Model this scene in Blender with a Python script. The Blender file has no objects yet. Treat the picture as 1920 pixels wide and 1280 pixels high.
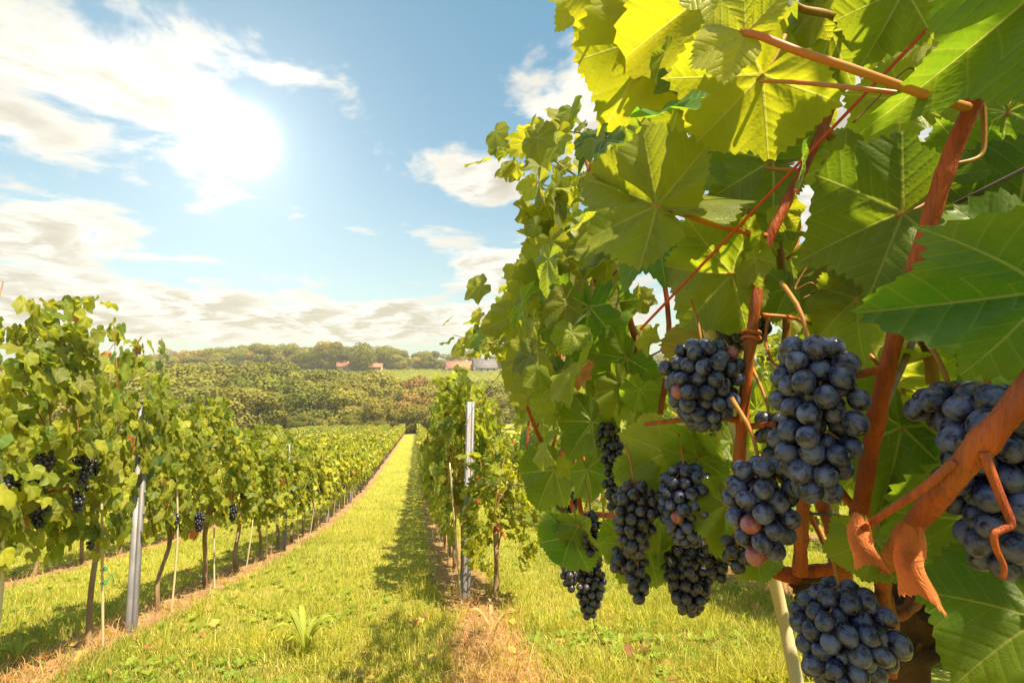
import bpy, math, random
import numpy as np
from mathutils import Vector

C = bpy.context.scene.collection
SC = bpy.context.scene
rng = np.random.default_rng(7)
random.seed(7)
R = math.radians

# ------------------------------------------------------------------ camera
PSI, PITCH, FPX = R(10.1), R(2.86), 1000.0
CAM = np.array([0.0, 0.0, 1.3])
FW = np.array([math.sin(PSI) * math.cos(PITCH), math.cos(PSI) * math.cos(PITCH), math.sin(PITCH)])
RT = np.array([math.cos(PSI), -math.sin(PSI), 0.0])
UP = np.cross(RT, FW)
cd = bpy.data.cameras.new('camera')
cd.lens, cd.sensor_width, cd.clip_start, cd.clip_end = 18.75, 36, 0.02, 6000
cam = bpy.data.objects.new('camera', cd)
C.objects.link(cam)
cam.location = CAM
cam.rotation_euler = (math.pi / 2 + PITCH, 0, -PSI)
SC.camera = cam


def P(px, py, d):
    """a real point d metres deep along the sight line of a spot of the photograph"""
    return CAM + d * (FW + (px - 960) / FPX * RT - (py - 640) / FPX * UP)


def proj(V):
    q = np.asarray(V) - CAM
    d = q @ FW
    dd = np.where(np.abs(d) < 1e-6, 1e-6, d)
    return 960 + FPX * (q @ RT) / dd, 640 - FPX * (q @ UP) / dd, d


# ------------------------------------------------------------------ node helper
class NT:
    def __init__(s, nt):
        s.nt = nt
        s.nt.nodes.clear()

    def n(s, t, ins=None, **kw):
        nd = s.nt.nodes.new(t)
        for k, v in kw.items():
            setattr(nd, k, v)
        for k, v in (ins or {}).items():
            s.put(nd.inputs[k], v)
        return nd

    def put(s, sock, v):
        if isinstance(v, bpy.types.NodeSocket):
            s.nt.links.new(v, sock)
        else:
            sock.default_value = v

    def m(s, op, a, b=None, c=None, clamp=False):
        nd = s.nt.nodes.new('ShaderNodeMath')
        nd.operation = op
        nd.use_clamp = clamp
        for i, v in enumerate((a, b, c)):
            if v is not None:
                s.put(nd.inputs[i], v)
        return nd.outputs[0]

    def mix(s, f, a, b, mode='MIX'):
        nd = s.nt.nodes.new('ShaderNodeMix')
        nd.data_type = 'RGBA'
        nd.blend_type = mode
        s.put(nd.inputs[0], f)
        for i, v in ((6, a), (7, b)):
            s.put(nd.inputs[i], (*v, 1) if isinstance(v, tuple) and len(v) == 3 else v)
        return nd.outputs[2]

    def ss(s, v, a, b, lo=0.0, hi=1.0):
        nd = s.nt.nodes.new('ShaderNodeMapRange')
        nd.interpolation_type = 'SMOOTHSTEP'
        s.put(nd.inputs[0], v)
        for i, q in ((1, a), (2, b), (3, lo), (4, hi)):
            s.put(nd.inputs[i], q)
        return nd.outputs[0]

    def noise(s, vec, scale, detail=4, rough=0.55, dist=0.0):
        nd = s.n('ShaderNodeTexNoise', {'Scale': scale, 'Detail': detail, 'Roughness': rough, 'Distortion': dist})
        if vec is not None:
            s.put(nd.inputs['Vector'], vec)
        return nd.outputs['Fac']


def mat(name):
    m = bpy.data.materials.new(name)
    m.use_nodes = True
    return m, NT(m.node_tree)


def out(t, sh):
    o = t.n('ShaderNodeOutputMaterial')
    t.nt.links.new(sh, o.inputs['Surface'])


# ------------------------------------------------------------------ world, sun, exposure
SUNV = Vector((0.50, -0.55, 1.45)).normalized()          # towards the sun: over the right shoulder, shadows fall left and away
SUN_EL = math.asin(SUNV.z)
SUN_AZ = math.atan2(SUNV.x, SUNV.y)
SC.view_settings.view_transform = 'Standard'
SC.view_settings.look = 'None'
SC.view_settings.gamma = 1
SC.view_settings.exposure = 1.32
ld = bpy.data.lights.new('sun', 'SUN')
ld.energy, ld.angle, ld.color = 5.0, R(0.5), (1.0, 0.86, 0.60)
sun = bpy.data.objects.new('sun', ld)
C.objects.link(sun)
sun.rotation_euler = SUNV.to_track_quat('Z', 'Y').to_euler()

W = bpy.data.worlds.new('World')
SC.world = W
W.use_nodes = True
w = NT(W.node_tree)


def azel(px, py):
    q = FW + (px - 960) / FPX * RT - (py - 640) / FPX * UP
    q = q / np.linalg.norm(q)
    return math.atan2(q[0], q[1]), math.asin(q[2])


def build_world():
    tc = w.n('ShaderNodeTexCoord').outputs['Generated']
    sky = w.n('ShaderNodeTexSky', sky_type='NISHITA', sun_disc=False, sun_elevation=SUN_EL, sun_rotation=SUN_AZ,
              air_density=1.0, dust_density=1.2, ozone_density=2.0, altitude=200)
    sx = w.n('ShaderNodeSeparateXYZ', {0: tc})
    az = w.m('ARCTAN2', sx.outputs[0], sx.outputs[1])
    el = w.m('ARCSINE', sx.outputs[2])
    # cloud layer: noise on a plane high above, squeezed towards the horizon
    dz = w.m('ADD', w.m('MAXIMUM', sx.outputs[2], 0.0), 0.16)
    cp = w.n('ShaderNodeCombineXYZ', {0: w.m('DIVIDE', sx.outputs[0], dz), 1: w.m('DIVIDE', sx.outputs[1], dz), 2: 0.3}).outputs[0]
    n1 = w.noise(cp, 2.7, 10, 0.60, 0.3)
    n2 = w.noise(cp, 0.9, 5, 0.5, 0.4)
    n3 = w.noise(w.n('ShaderNodeVectorMath', {0: cp, 1: (0.09, 0.05, 0.0)}, operation='ADD').outputs[0], 2.7, 10, 0.60, 0.3)
    dens = None
    # cloud banks: where they stand in the sky (azimuth, height), half widths, weight
    for (px, py, rx, ry, a) in ((60, 130, 360, 170, .70), (330, 60, 220, 75, .50), (290, 185, 70, 60, .40), (470, 80, 80, 50, .40), (120, 330, 220, 50, .40),
                                (90, 440, 200, 95, .66), (370, 400, 42, 34, .46), (240, 330, 90, 22, .22), (120, 575, 330, 62, .80), (560, 600, 430, 44, .85),
                                (860, 600, 330, 40, .78), (1070, 190, 125, 70, .60), (905, 350, 90, 48, .62), (930, 490, 140, 75, .58), (1250, 330, 260, 300, .55),
                                (1600, 250, 420, 420, .55), (850, 5, 40, 14, .25), (-500, 300, 420, 330, .4)):
        a0, e0 = azel(px, py)
        a1, _ = azel(px + rx, py)
        _, e1 = azel(px, py - ry)
        u = w.m('DIVIDE', w.m('SUBTRACT', az, a0), abs(a1 - a0))
        v = w.m('DIVIDE', w.m('SUBTRACT', el, e0), abs(e1 - e0))
        g = w.m('MULTIPLY', w.m('EXPONENT', w.m('MULTIPLY', w.m('ADD', w.m('MULTIPLY', u, u), w.m('MULTIPLY', v, v)), -0.8)), a)
        dens = g if dens is None else w.m('MAXIMUM', dens, g)
    # cloud behind and overhead is unseen, added to lift the fill light
    nz = w.m('ADD', w.m('MULTIPLY', w.m('SUBTRACT', n1, 0.5), 2.2), w.m('MULTIPLY', w.m('SUBTRACT', n2, 0.5), 0.5))
    cov = w.m('ADD', dens, nz)
    cov = w.m('ADD', cov, w.m('MULTIPLY', w.ss(el, 0.75, 1.2), 0.45))
    mask = w.ss(cov, 0.20, 0.50)
    # blue, paler towards the horizon
    tint = w.mix(w.ss(el, 0.0, 0.75), (0.83, 0.90, 0.75), (0.52, 0.97, 0.85))
    blue = w.mix(1.0, sky.outputs[0], tint, 'MULTIPLY')
    hz = w.m('MULTIPLY', w.ss(el, -0.05, 0.42, 1.0, 0.0), 0.55)
    blue = w.mix(hz, blue, (3.1, 3.6, 3.3))
    edge = w.ss(w.m('SUBTRACT', n3, n1), -0.06, 0.10)
    thick = w.ss(cov, 0.45, 0.95)
    lit = w.mix(thick, (3.95, 3.8, 3.35), (2.75, 2.5, 1.9))
    lit = w.mix(edge, lit, (4.7, 4.5, 4.05))
    lit = w.mix(w.ss(el, 0.75, 1.1), lit, (9.0, 8.6, 7.8))  # added overhead cloud, out of view, made brighter for more ambient light
    col = w.mix(w.m('MULTIPLY', mask, 0.94), blue, lit)
    # the low sun burning through thin cloud ahead: its disc and the bright air round it
    a0, e0 = azel(452, 262)
    d0 = (math.sin(a0) * math.cos(e0), math.cos(a0) * math.cos(e0), math.sin(e0))
    dt = w.n('ShaderNodeVectorMath', {0: tc, 1: d0}, operation='DOT_PRODUCT').outputs['Value']
    th = w.m('ARCCOSINE', w.m('MINIMUM', dt, 0.9999999))
    core = w.m('MULTIPLY', w.m('EXPONENT', w.m('MULTIPLY', w.m('POWER', w.m('DIVIDE', th, R(1.7)), 2.0), -1.0)), 40.0)
    glow = w.m('MULTIPLY', w.m('EXPONENT', w.m('DIVIDE', th, -R(4.0))), 2.4)
    wide = w.m('MULTIPLY', w.m('EXPONENT', w.m('DIVIDE', th, -R(18.0))), 1.8)
    gl = w.m('ADD', core, w.m('ADD', glow, wide))
    glc = w.n('ShaderNodeVectorMath', {0: (1.0, 0.93, 0.80), 'Scale': gl}, operation='SCALE').outputs[0]
    tot = w.n('ShaderNodeVectorMath', {0: col, 1: glc}, operation='ADD').outputs[0]
    bg = w.n('ShaderNodeBackground', {'Color': tot, 'Strength': 0.088})
    o = w.n('ShaderNodeOutputWorld')
    w.nt.links.new(bg.outputs[0], o.inputs[0])


build_world()
cy = SC.cycles
cy.max_bounces, cy.diffuse_bounces, cy.glossy_bounces, cy.transmission_bounces, cy.transparent_max_bounces = 8, 4, 2, 6, 4
cy.use_denoising = True
try:
    cy.denoiser = 'OPENIMAGEDENOISE'
    cy.denoising_input_passes = 'RGB_ALBEDO_NORMAL'
except Exception:
    pass
cy.sample_clamp_indirect = 6.0
cy.caustics_reflective = cy.caustics_refractive = False


# ------------------------------------------------------------------ object helpers
def tag(o, label=None, cat=None, group=None, kind=None):
    for k, v in (('label', label), ('category', cat), ('group', group), ('kind', kind)):
        if v:
            o[k] = v
    return o


def thing(name, loc, label, cat, group=None, rz=0.0):
    o = bpy.data.objects.new(name, None)
    o.empty_display_size = 0.05
    C.objects.link(o)
    o.location = loc
    o.rotation_euler = (0, 0, rz)
    return tag(o, label, cat, group)


def mesh(name, V, F, mats, uv=None, col=None, smooth=False, fm=None):
    """V (n,3); F list of (m,3|4) index arrays; uv (n,2) and col (n,4) per vertex"""
    me = bpy.data.meshes.new(name)
    V = np.asarray(V, np.float32)
    if not isinstance(F, (list, tuple)):
        F = [F]
    F = [np.asarray(f, np.int32) for f in F if len(f)]
    loops = np.concatenate([f.ravel() for f in F])
    cnt = np.concatenate([np.full(len(f), f.shape[1], np.int32) for f in F])
    st = np.concatenate([[0], np.cumsum(cnt)[:-1]]).astype(np.int32)
    me.vertices.add(len(V))
    me.vertices.foreach_set('co', V.ravel())
    me.loops.add(len(loops))
    me.loops.foreach_set('vertex_index', loops)
    me.polygons.add(len(cnt))
    me.polygons.foreach_set('loop_start', st)
    if smooth:
        me.polygons.foreach_set('use_smooth', np.ones(len(cnt), bool))
    for m in (mats if isinstance(mats, (list, tuple)) else [mats]):
        me.materials.append(m)
    if fm is not None:
        me.polygons.foreach_set('material_index', np.asarray(fm, np.int32))
    if uv is not None:
        ul = me.uv_layers.new(name='UVMap')
        ul.data.foreach_set('uv', np.asarray(uv, np.float32)[loops].ravel())
    if col is not None:
        ca = me.color_attributes.new('tint', 'FLOAT_COLOR', 'POINT')
        ca.data.foreach_set('color', np.asarray(col, np.float32).ravel())
    me.update(calc_edges=True)
    me.validate()
    return me


def obj(name, me, parent=None, loc=None):
    o = bpy.data.objects.new(name, me)
    C.objects.link(o)
    if parent is not None:
        o.parent = parent
    if loc is not None:
        o.location = loc
    return o


class MB:
    """collects pieces into one mesh"""

    def __init__(s):
        s.V, s.F3, s.F4, s.U, s.K, s.n = [], [], [], [], [], 0

    def add(s, V, F, uv=None, col=None):
        V = np.asarray(V, float)
        F = np.asarray(F, int)
        (s.F3 if F.shape[1] == 3 else s.F4).append(F + s.n)
        s.V.append(V)
        s.U.append(np.zeros((len(V), 2)) if uv is None else uv)
        s.K.append(np.full((len(V), 4), 0.5) if col is None else np.broadcast_to(col, (len(V), 4)))
        s.n += len(V)

    def build(s, name, m, smooth=False, off=None):
        V = np.concatenate(s.V)
        if off is not None:
            V = V - np.asarray(off)
        F = [np.concatenate(f) for f in (s.F3, s.F4) if f]
        return mesh(name, V, F, m, np.concatenate(s.U), np.concatenate(s.K), smooth)


def smooth_path(pts, n):
    pts = np.asarray(pts, float)
    k = len(pts)
    if k == 2:
        t = np.linspace(0, 1, n)[:, None]
        return pts[0] * (1 - t) + pts[1] * t
    e = np.vstack([2 * pts[0] - pts[1], pts, 2 * pts[-1] - pts[-2]])
    o = []
    for u in np.linspace(0, k - 1 - 1e-6, n):
        i = int(u)
        t = u - i
        p0, p1, p2, p3 = e[i], e[i + 1], e[i + 2], e[i + 3]
        o.append(.5 * ((2 * p1) + (-p0 + p2) * t + (2 * p0 - 5 * p1 + 4 * p2 - p3) * t * t + (-p0 + 3 * p1 - 3 * p2 + p3) * t ** 3))
    return np.array(o)


def tube(pts, rad, seg=8, rough=0.0, r_=None):
    pts = np.asarray(pts, float)
    n = len(pts)
    rad = np.broadcast_to(np.asarray(rad, float), (n,))
    T = np.gradient(pts, axis=0)
    T /= np.linalg.norm(T, axis=1)[:, None] + 1e-12
    a = np.array([0, 0, 1.0]) if abs(T[0][2]) < .9 else np.array([1.0, 0, 0])
    u = np.cross(T[0], a)
    u /= np.linalg.norm(u)
    V = []
    for i in range(n):
        u = u - T[i] * (u @ T[i])
        u /= np.linalg.norm(u) + 1e-12
        v = np.cross(T[i], u)
        an = np.linspace(0, 2 * np.pi, seg, endpoint=False)
        rr = rad[i] * np.ones(seg)
        if rough:
            rr = rr * (1 + rough * (r_ or rng).uniform(-1, 1, seg))
        V.append(pts[i] + rr[:, None] * (np.cos(an)[:, None] * u + np.sin(an)[:, None] * v))
    V = np.concatenate(V + [pts[:1], pts[-1:]])
    F = []
    for i in range(n - 1):
        for j in range(seg):
            k = (j + 1) % seg
            F.append((i * seg + j, i * seg + k, (i + 1) * seg + k, (i + 1) * seg + j))
    for j in range(seg):
        k = (j + 1) % seg
        F.append((n * seg, n * seg, k, j))
    F = np.array(F)
    q = F[:-seg] if n > 1 else F
    caps = np.array([(n * seg, (j + 1) % seg, j) for j in range(seg)] +
                    [(n * seg + 1, (n - 1) * seg + j, (n - 1) * seg + (j + 1) % seg) for j in range(seg)])
    return V, q, caps


def tube_to(mb, pts, rad, seg=8, col=None, rough=0.0):
    V, q, c = tube(pts, rad, seg, rough)
    n0 = mb.n
    mb.add(V, q, None, col)
    mb.F3.append(c + n0)


def tube_obj(name, pts, rad, m, parent=None, seg=8, rough=0.0, off=None, n=None, node=0):
    b = MB()
    p = smooth_path(pts, n) if n else np.asarray(pts)
    rr = np.interp(np.linspace(0, 1, len(p)), np.linspace(0, 1, len(np.atleast_1d(rad))), np.atleast_1d(rad))
    if node:
        s_ = np.r_[0, np.cumsum(np.linalg.norm(np.diff(p, axis=0), axis=1))]
        ph = (s_ / node + .37 * (len(p) % 3)) % 1.0
        rr = rr * (1 + .17 * np.exp(-((ph - .5) * node / .006) ** 2) + .05 * np.sin(s_ * 160))
    tube_to(b, p, rr, seg, None, rough)
    return obj(name, b.build(name, m, True, off), parent)


def box_to(mb, lo, hi, col=None):
    x0, y0, z0 = lo
    x1, y1, z1 = hi
    V = [(x0, y0, z0), (x1, y0, z0), (x1, y1, z0), (x0, y1, z0), (x0, y0, z1), (x1, y0, z1), (x1, y1, z1), (x0, y1, z1)]
    mb.add(V, [(0, 3, 2, 1), (4, 5, 6, 7), (0, 1, 5, 4), (1, 2, 6, 5), (2, 3, 7, 6), (3, 0, 4, 7)], None, col)


def nrm(v):
    v = np.asarray(v, float)
    return v / (np.linalg.norm(v, axis=-1, keepdims=True) + 1e-12)


def wav(x, y, s=1.0, seed=0):
    r = np.random.default_rng(seed)
    t = 0
    for k in range(7):
        a, f, ph = r.uniform(0, 6.28), s * (1.0 + .8 * k) * r.uniform(.7, 1.3), r.uniform(0, 6.28)
        t = t + np.sin((x * math.cos(a) + y * math.sin(a)) * f + ph) / (1 + .5 * k)
    return t / 3.0


def gz(x, y):
    """the lie of the land: our slope, the wooded dip, the vineyard hill beyond"""
    x, y = np.asarray(x, float), np.asarray(y, float)
    return np.interp(y, GY, GZ)


GY = np.arange(-420, 4100, 0.5)
GZ = np.interp(GY, [-420, -60, 0, 3.97, 8.22, 12.3, 20.8, 27, 88, 100, 118, 150, 200, 290, 330, 500, 1200, 4100],
               [30, 11.0, .374, -.42, -1.31, -2.08, -3.24, -3.80, -9.33, -10.3, -11.0, -10.6, -6.7, 0.6, 1.6, 1.0, -25, -160])
GZ = np.convolve(np.pad(GZ, 4, 'edge'), np.ones(9) / 9, 'valid')


# ------------------------------------------------------------------ materials
def leaf_material(name, veins, front0, front1, tr0, tr1, tw=0.5, dead=(0.55, 0.15, 0.055)):
    m, t = mat(name)
    tn = t.n('ShaderNodeVertexColor', layer_name='tint').outputs['Color']
    s = t.n('ShaderNodeSeparateColor', {0: tn}).outputs
    geo = t.n('ShaderNodeNewGeometry')
    mott = t.noise(t.n('ShaderNodeTexCoord').outputs['Object'], 22.0, 3)
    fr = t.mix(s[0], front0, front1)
    fr = t.mix(t.m('MULTIPLY', geo.outputs['Backfacing'], 0.55), fr, (0.17, 0.21, 0.09))
    tr = t.mix(s[0], tr0, tr1)
    br = t.m('MULTIPLY_ADD', s[2], 0.7, 0.62)
    br = t.m('MULTIPLY', br, t.m('MULTIPLY_ADD', mott, 0.5, 0.75))
    brc = t.n('ShaderNodeCombineXYZ', {0: br, 1: br, 2: br}).outputs[0]
    fr = t.mix(1.0, fr, brc, 'MULTIPLY')
    tr = t.mix(1.0, tr, brc, 'MULTIPLY')
    nor = None
    if veins:
        uv = t.n('ShaderNodeUVMap', uv_map='UVMap').outputs[0]
        q = t.n('ShaderNodeSeparateXYZ', {0: uv}).outputs
        au = t.m('ABSOLUTE', q[0])
        th = t.m('ARCTAN2', au, q[1])
        r = t.m('SQRT', t.m('ADD', t.m('MULTIPLY', q[0], q[0]), t.m('MULTIPLY', q[1], q[1])))
        sel = t.m('ADD', t.m('MULTIPLY', t.m('GREATER_THAN', th, 0.45), 0.90), t.m('MULTIPLY', t.m('GREATER_THAN', th, 1.40), 0.98))
        an = t.m('SUBTRACT', th, sel)
        sd = t.m('MULTIPLY', r, t.m('ABSOLUTE', t.m('SINE', an)))
        al = t.m('MULTIPLY', r, t.m('COSINE', an))
        wd = t.m('MULTIPLY_ADD', r, -0.016, 0.023)
        main = t.ss(sd, t.m('MULTIPLY', wd, 0.45), wd, 1.0, 0.0)
        ph = t.m('FRACT', t.m('MULTIPLY', t.m('SUBTRACT', al, t.m('MULTIPLY', sd, 0.8)), 6.3))
        tri = t.m('SUBTRACT', 0.5, t.m('ABSOLUTE', t.m('SUBTRACT', ph, 0.5)))
        sec = t.m('MULTIPLY', t.ss(tri, 0.015, 0.07, 1.0, 0.0), 0.6)
        vo = t.n('ShaderNodeTexVoronoi', {'Vector': uv, 'Scale': 19.0}, feature='DISTANCE_TO_EDGE').outputs['Distance']
        ter = t.m('MULTIPLY', t.ss(vo, 0.0, 0.09, 1.0, 0.0), 0.22)
        vn = t.m('MAXIMUM', main, t.m('MAXIMUM', sec, ter))
        fr = t.mix(t.m('MULTIPLY', vn, 0.55), fr, (0.30, 0.34, 0.10))
        tr = t.mix(t.m('MULTIPLY', t.m('MAXIMUM', sec, ter), 0.35), tr, (0.62, 0.60, 0.10))
        tr = t.mix(t.m('MULTIPLY', main, 0.5), tr, (0.85, 0.78, 0.22))
        sp = t.noise(uv, 9.0, 5, 0.7)
        sp = t.m('ADD', sp, t.m('MULTIPLY', t.m('MULTIPLY', t.ss(r, 0.55, 1.0), s[2]), 0.13))
        spot = t.m('MULTIPLY', t.ss(sp, 0.66, 0.76), 0.7)
        fr = t.mix(spot, fr, (0.20, 0.12, 0.03))
        tr = t.mix(spot, tr, (0.55, 0.36, 0.03))
        h = t.m('ADD', t.m('MULTIPLY', t.m('MINIMUM', t.m('MULTIPLY', tri, 2.2), 0.6), 0.6), t.m('SUBTRACT', t.m('MULTIPLY', vo, 0.35), t.m('MULTIPLY', main, 0.35)))
        nor = t.n('ShaderNodeBump', {'Height': h, 'Strength': 0.42, 'Distance': 0.003}).outputs[0]
    dn = t.noise(t.n('ShaderNodeTexCoord').outputs['Object'], 60.0, 4)
    fr = t.mix(s[1], fr, t.mix(t.ss(dn, 0.4, 0.62), dead, (0.20, 0.05, 0.03)))
    tr = t.mix(s[1], tr, tuple(min(1, 2.1 * c) for c in dead))
    pb = t.n('ShaderNodeBsdfPrincipled', {'Base Color': fr, 'Roughness': 0.45, 'Specular IOR Level': 0.42, 'Sheen Weight': 0.06})
    tb = t.n('ShaderNodeBsdfTranslucent', {'Color': tr})
    if nor is not None:
        t.put(pb.inputs['Normal'], nor)
        t.put(tb.inputs['Normal'], nor)
    mx = t.n('ShaderNodeMixShader', {0: tw, 1: pb.outputs[0], 2: tb.outputs[0]})
    out(t, mx.outputs[0])
    return m


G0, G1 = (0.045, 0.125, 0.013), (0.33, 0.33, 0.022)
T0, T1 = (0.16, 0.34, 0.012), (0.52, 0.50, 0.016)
M_LEAF = leaf_material('vine_leaf', True, G0, G1, T0, T1, 0.57)
M_LEAF2 = leaf_material('vine_leaf_far', False, (0.085, 0.150, 0.014), (0.44, 0.41, 0.030), T0, T1, 0.45)
M_TREE = None


def simple(name, c0, c1, scale, rough=0.7, bump=0.0, bs=40.0, spec=0.3, stretch=None, metallic=0.0, rand=0.0, speck=0.0):
    m, t = mat(name)
    co = t.n('ShaderNodeTexCoord').outputs['Object']
    if stretch:
        co = t.n('ShaderNodeMapping', {'Vector': co, 'Scale': stretch}).outputs[0]
    f = t.ss(t.noise(co, scale, 5, 0.6), 0.3, 0.7)
    c = t.mix(f, c0, c1)
    if speck:
        n_ = t.noise(co, 420, 4, 0.7)
        n3_ = t.noise(t.n('ShaderNodeTexCoord').outputs['Object'], 11, 3, 0.6)
        c = t.mix(t.m('MULTIPLY', t.ss(n_, 0.5, 0.66), speck), c, (0.10, 0.022, 0.008))
        c = t.mix(t.m('MULTIPLY', t.ss(n3_, 0.5, 0.7), speck * .7), c, (0.36, 0.17, 0.05))
    if rand:
        ri = t.n('ShaderNodeObjectInfo').outputs['Random']
        b = t.m('MULTIPLY_ADD', ri, rand, 1 - rand / 2)
        c = t.mix(1.0, c, t.n('ShaderNodeCombineXYZ', {0: b, 1: b, 2: b}).outputs[0], 'MULTIPLY')
    p = t.n('ShaderNodeBsdfPrincipled', {'Base Color': c, 'Roughness': rough, 'Specular IOR Level': spec, 'Metallic': metallic})
    if bump:
        hb = t.noise(co, bs, 5, 0.65)
        t.put(p.inputs['Normal'], t.n('ShaderNodeBump', {'Height': hb, 'Strength': bump, 'Distance': 0.006}).outputs[0])
    out(t, p.outputs[0])
    return m


M_CANE = simple('cane_bark', (0.47, 0.090, 0.012), (0.20, 0.030, 0.007), 55, 0.55, 0.8, 170, 0.4, (1, 1, .12), speck=.45)
M_CANE2 = simple('green_cane', (0.30, 0.16, 0.035), (0.17, 0.065, 0.014), 25, 0.5, 0.2, 80, 0.4, (1, 1, .25))
M_PETI = simple('leaf_stalk', (0.45, 0.10, 0.03), (0.40, 0.20, 0.04), 9, 0.45, 0, 40, 0.4)
M_BARK = simple('old_bark', (0.13, 0.070, 0.035), (0.045, 0.022, 0.012), 14, 0.9, 1.0, 50, 0.2, (1, 1, .18))
M_TRUNK = simple('young_bark', (0.36, 0.24, 0.14), (0.16, 0.10, 0.055), 16, 0.9, 0.8, 60, 0.2, (1, 1, .2))
M_STAKE = simple('bamboo', (0.62, 0.52, 0.33), (0.48, 0.38, 0.22), 12, 0.6, 0.2, 40, 0.3, (1, 1, .15))
M_STEEL = simple('galvanised_steel', (0.29, 0.275, 0.30), (0.11, 0.10, 0.105), 6, 0.6, 0.15, 30, 0.5, (1, 1, .3), 0.35)
M_WIRE = simple('trellis_wire', (0.05, 0.045, 0.04), (0.09, 0.08, 0.07), 20, 0.5, 0, 40, 0.5)
M_TWINE = simple('red_twine', (0.55, 0.075, 0.02), (0.45, 0.06, 0.02), 60, 0.6, 0.3, 200, 0.3)
M_TIE = simple('green_tie', (0.03, 0.26, 0.12), (0.02, 0.2, 0.1), 60, 0.5, 0, 40, 0.3)
M_RACH = simple('bunch_stalk', (0.36, 0.20, 0.04), (0.34, 0.09, 0.025), 40, 0.6, 0.1, 80, 0.3)


def grape_material(name, base, base2, bloom, amt):
    m, t = mat(name)
    co = t.n('ShaderNodeTexCoord').outputs['Object']
    ri = t.n('ShaderNodeObjectInfo').outputs['Random']
    tn = t.n('ShaderNodeVertexColor', layer_name='tint').outputs['Color']
    rv = t.m('FRACT', t.m('ADD', ri, t.n('ShaderNodeSeparateColor', {0: tn}).outputs[0]))
    sh = t.n('ShaderNodeVectorMath', {0: co, 1: t.n('ShaderNodeCombineXYZ', {0: rv, 1: t.m('MULTIPLY', rv, 3.7), 2: rv}).outputs[0]}, operation='ADD').outputs[0]
    f = t.noise(sh, 130.0, 5, 0.62, 0.4)
    f2 = t.noise(sh, 700.0, 3, 0.6)
    rub = t.ss(t.m('ADD', f, t.m('MULTIPLY', t.m('SUBTRACT', f2, 0.5), 0.25)), 0.36, 0.62)
    blo = t.m('MULTIPLY', rub, t.m('MULTIPLY_ADD', rv, 0.55, amt))
    c = t.mix(rv, base, base2)
    c = t.mix(blo, c, bloom)
    # blossom scar: a small brown dot at the free end of each berry
    z = t.n('ShaderNodeUVMap', uv_map='UVMap').outputs[0]
    v = t.n('ShaderNodeSeparateXYZ', {0: z}).outputs[1]
    c = t.mix(t.ss(v, 0.955, 0.975), c, (0.10, 0.055, 0.03))
    p = t.n('ShaderNodeBsdfPrincipled', {'Base Color': c, 'Roughness': t.m('MULTIPLY_ADD', blo, 0.36, 0.20), 'Specular IOR Level': 0.5,
                                        'Subsurface Weight': 0.0})
    out(t, p.outputs[0])
    return m


M_GRAPE = grape_material('blue_grape', (0.010, 0.009, 0.028), (0.022, 0.010, 0.020), (0.115, 0.135, 0.29), 0.42)
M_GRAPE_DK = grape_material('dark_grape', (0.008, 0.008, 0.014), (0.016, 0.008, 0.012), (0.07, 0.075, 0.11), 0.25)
M_GRAPE_PINK = grape_material('pink_grape', (0.32, 0.06, 0.07), (0.25, 0.035, 0.05), (0.40, 0.22, 0.25), 0.25)
M_GRAPE_GRN = grape_material('green_grape', (0.36, 0.40, 0.07), (0.42, 0.30, 0.07), (0.50, 0.52, 0.30), 0.15)
M_GRAPE_MID = grape_material('mid_grape', (0.014, 0.011, 0.020), (0.030, 0.014, 0.016), (0.10, 0.105, 0.165), 0.30)


def ground_material():
    m, t = mat('meadow_ground')
    co = t.n('ShaderNodeNewGeometry').outputs['Position']
    q = t.n('ShaderNodeSeparateXYZ', {0: co}).outputs
    n1 = t.noise(co, 0.9, 5, 0.6)
    n2 = t.noise(co, 7.0, 6, 0.65)
    n3 = t.noise(co, 45.0, 4, 0.7)
    g = t.mix(t.ss(n1, 0.35, 0.65), (0.38, 0.37, 0.055), (0.24, 0.28, 0.035))
    g = t.mix(t.ss(n2, 0.45, 0.75), g, (0.52, 0.38, 0.11))
    g = t.mix(t.m('MULTIPLY', t.ss(n3, 0.42, 0.62, 1.0, 0.0), 0.45), g, (0.18, 0.17, 0.025))
    # bare worked strips of soil under every vine row (the rows stand 2.34 m apart)
    ph = t.m('ABSOLUTE', t.m('SUBTRACT', t.m('FRACT', t.m('ADD', t.m('DIVIDE', t.m('SUBTRACT', q[0], 0.409), 2.34), 0.5)), 0.5))
    dx = t.m('MULTIPLY', ph, 2.34)
    ed = t.m('ADD', dx, t.m('MULTIPLY', t.m('SUBTRACT', n2, 0.5), 0.5))
    on = t.m('MULTIPLY', t.ss(ed, 0.14, 0.30, 1.0, 0.0), t.m('LESS_THAN', q[1], 89.0))
    soil = t.mix(t.ss(n3, 0.3, 0.7), (0.42, 0.24, 0.125), (0.25, 0.14, 0.075))
    soil = t.mix(t.ss(n2, 0.5, 0.7), soil, (0.55, 0.38, 0.17))
    c = t.mix(on, g, soil)
    # far slopes: hay-coloured grass
    c = t.mix(t.ss(q[1], 92.0, 150.0), c, (0.17, 0.165, 0.035))
    p = t.n('ShaderNodeBsdfPrincipled', {'Base Color': c, 'Roughness': 0.95, 'Specular IOR Level': 0.1})
    hh = t.m('ADD', n2, t.m('MULTIPLY', n3, 0.6))
    t.put(p.inputs['Normal'], t.n('ShaderNodeBump', {'Height': hh, 'Strength': 0.8, 'Distance': 0.05}).outputs[0])
    out(t, p.outputs[0])
    return m


M_GROUND = ground_material()


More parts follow.
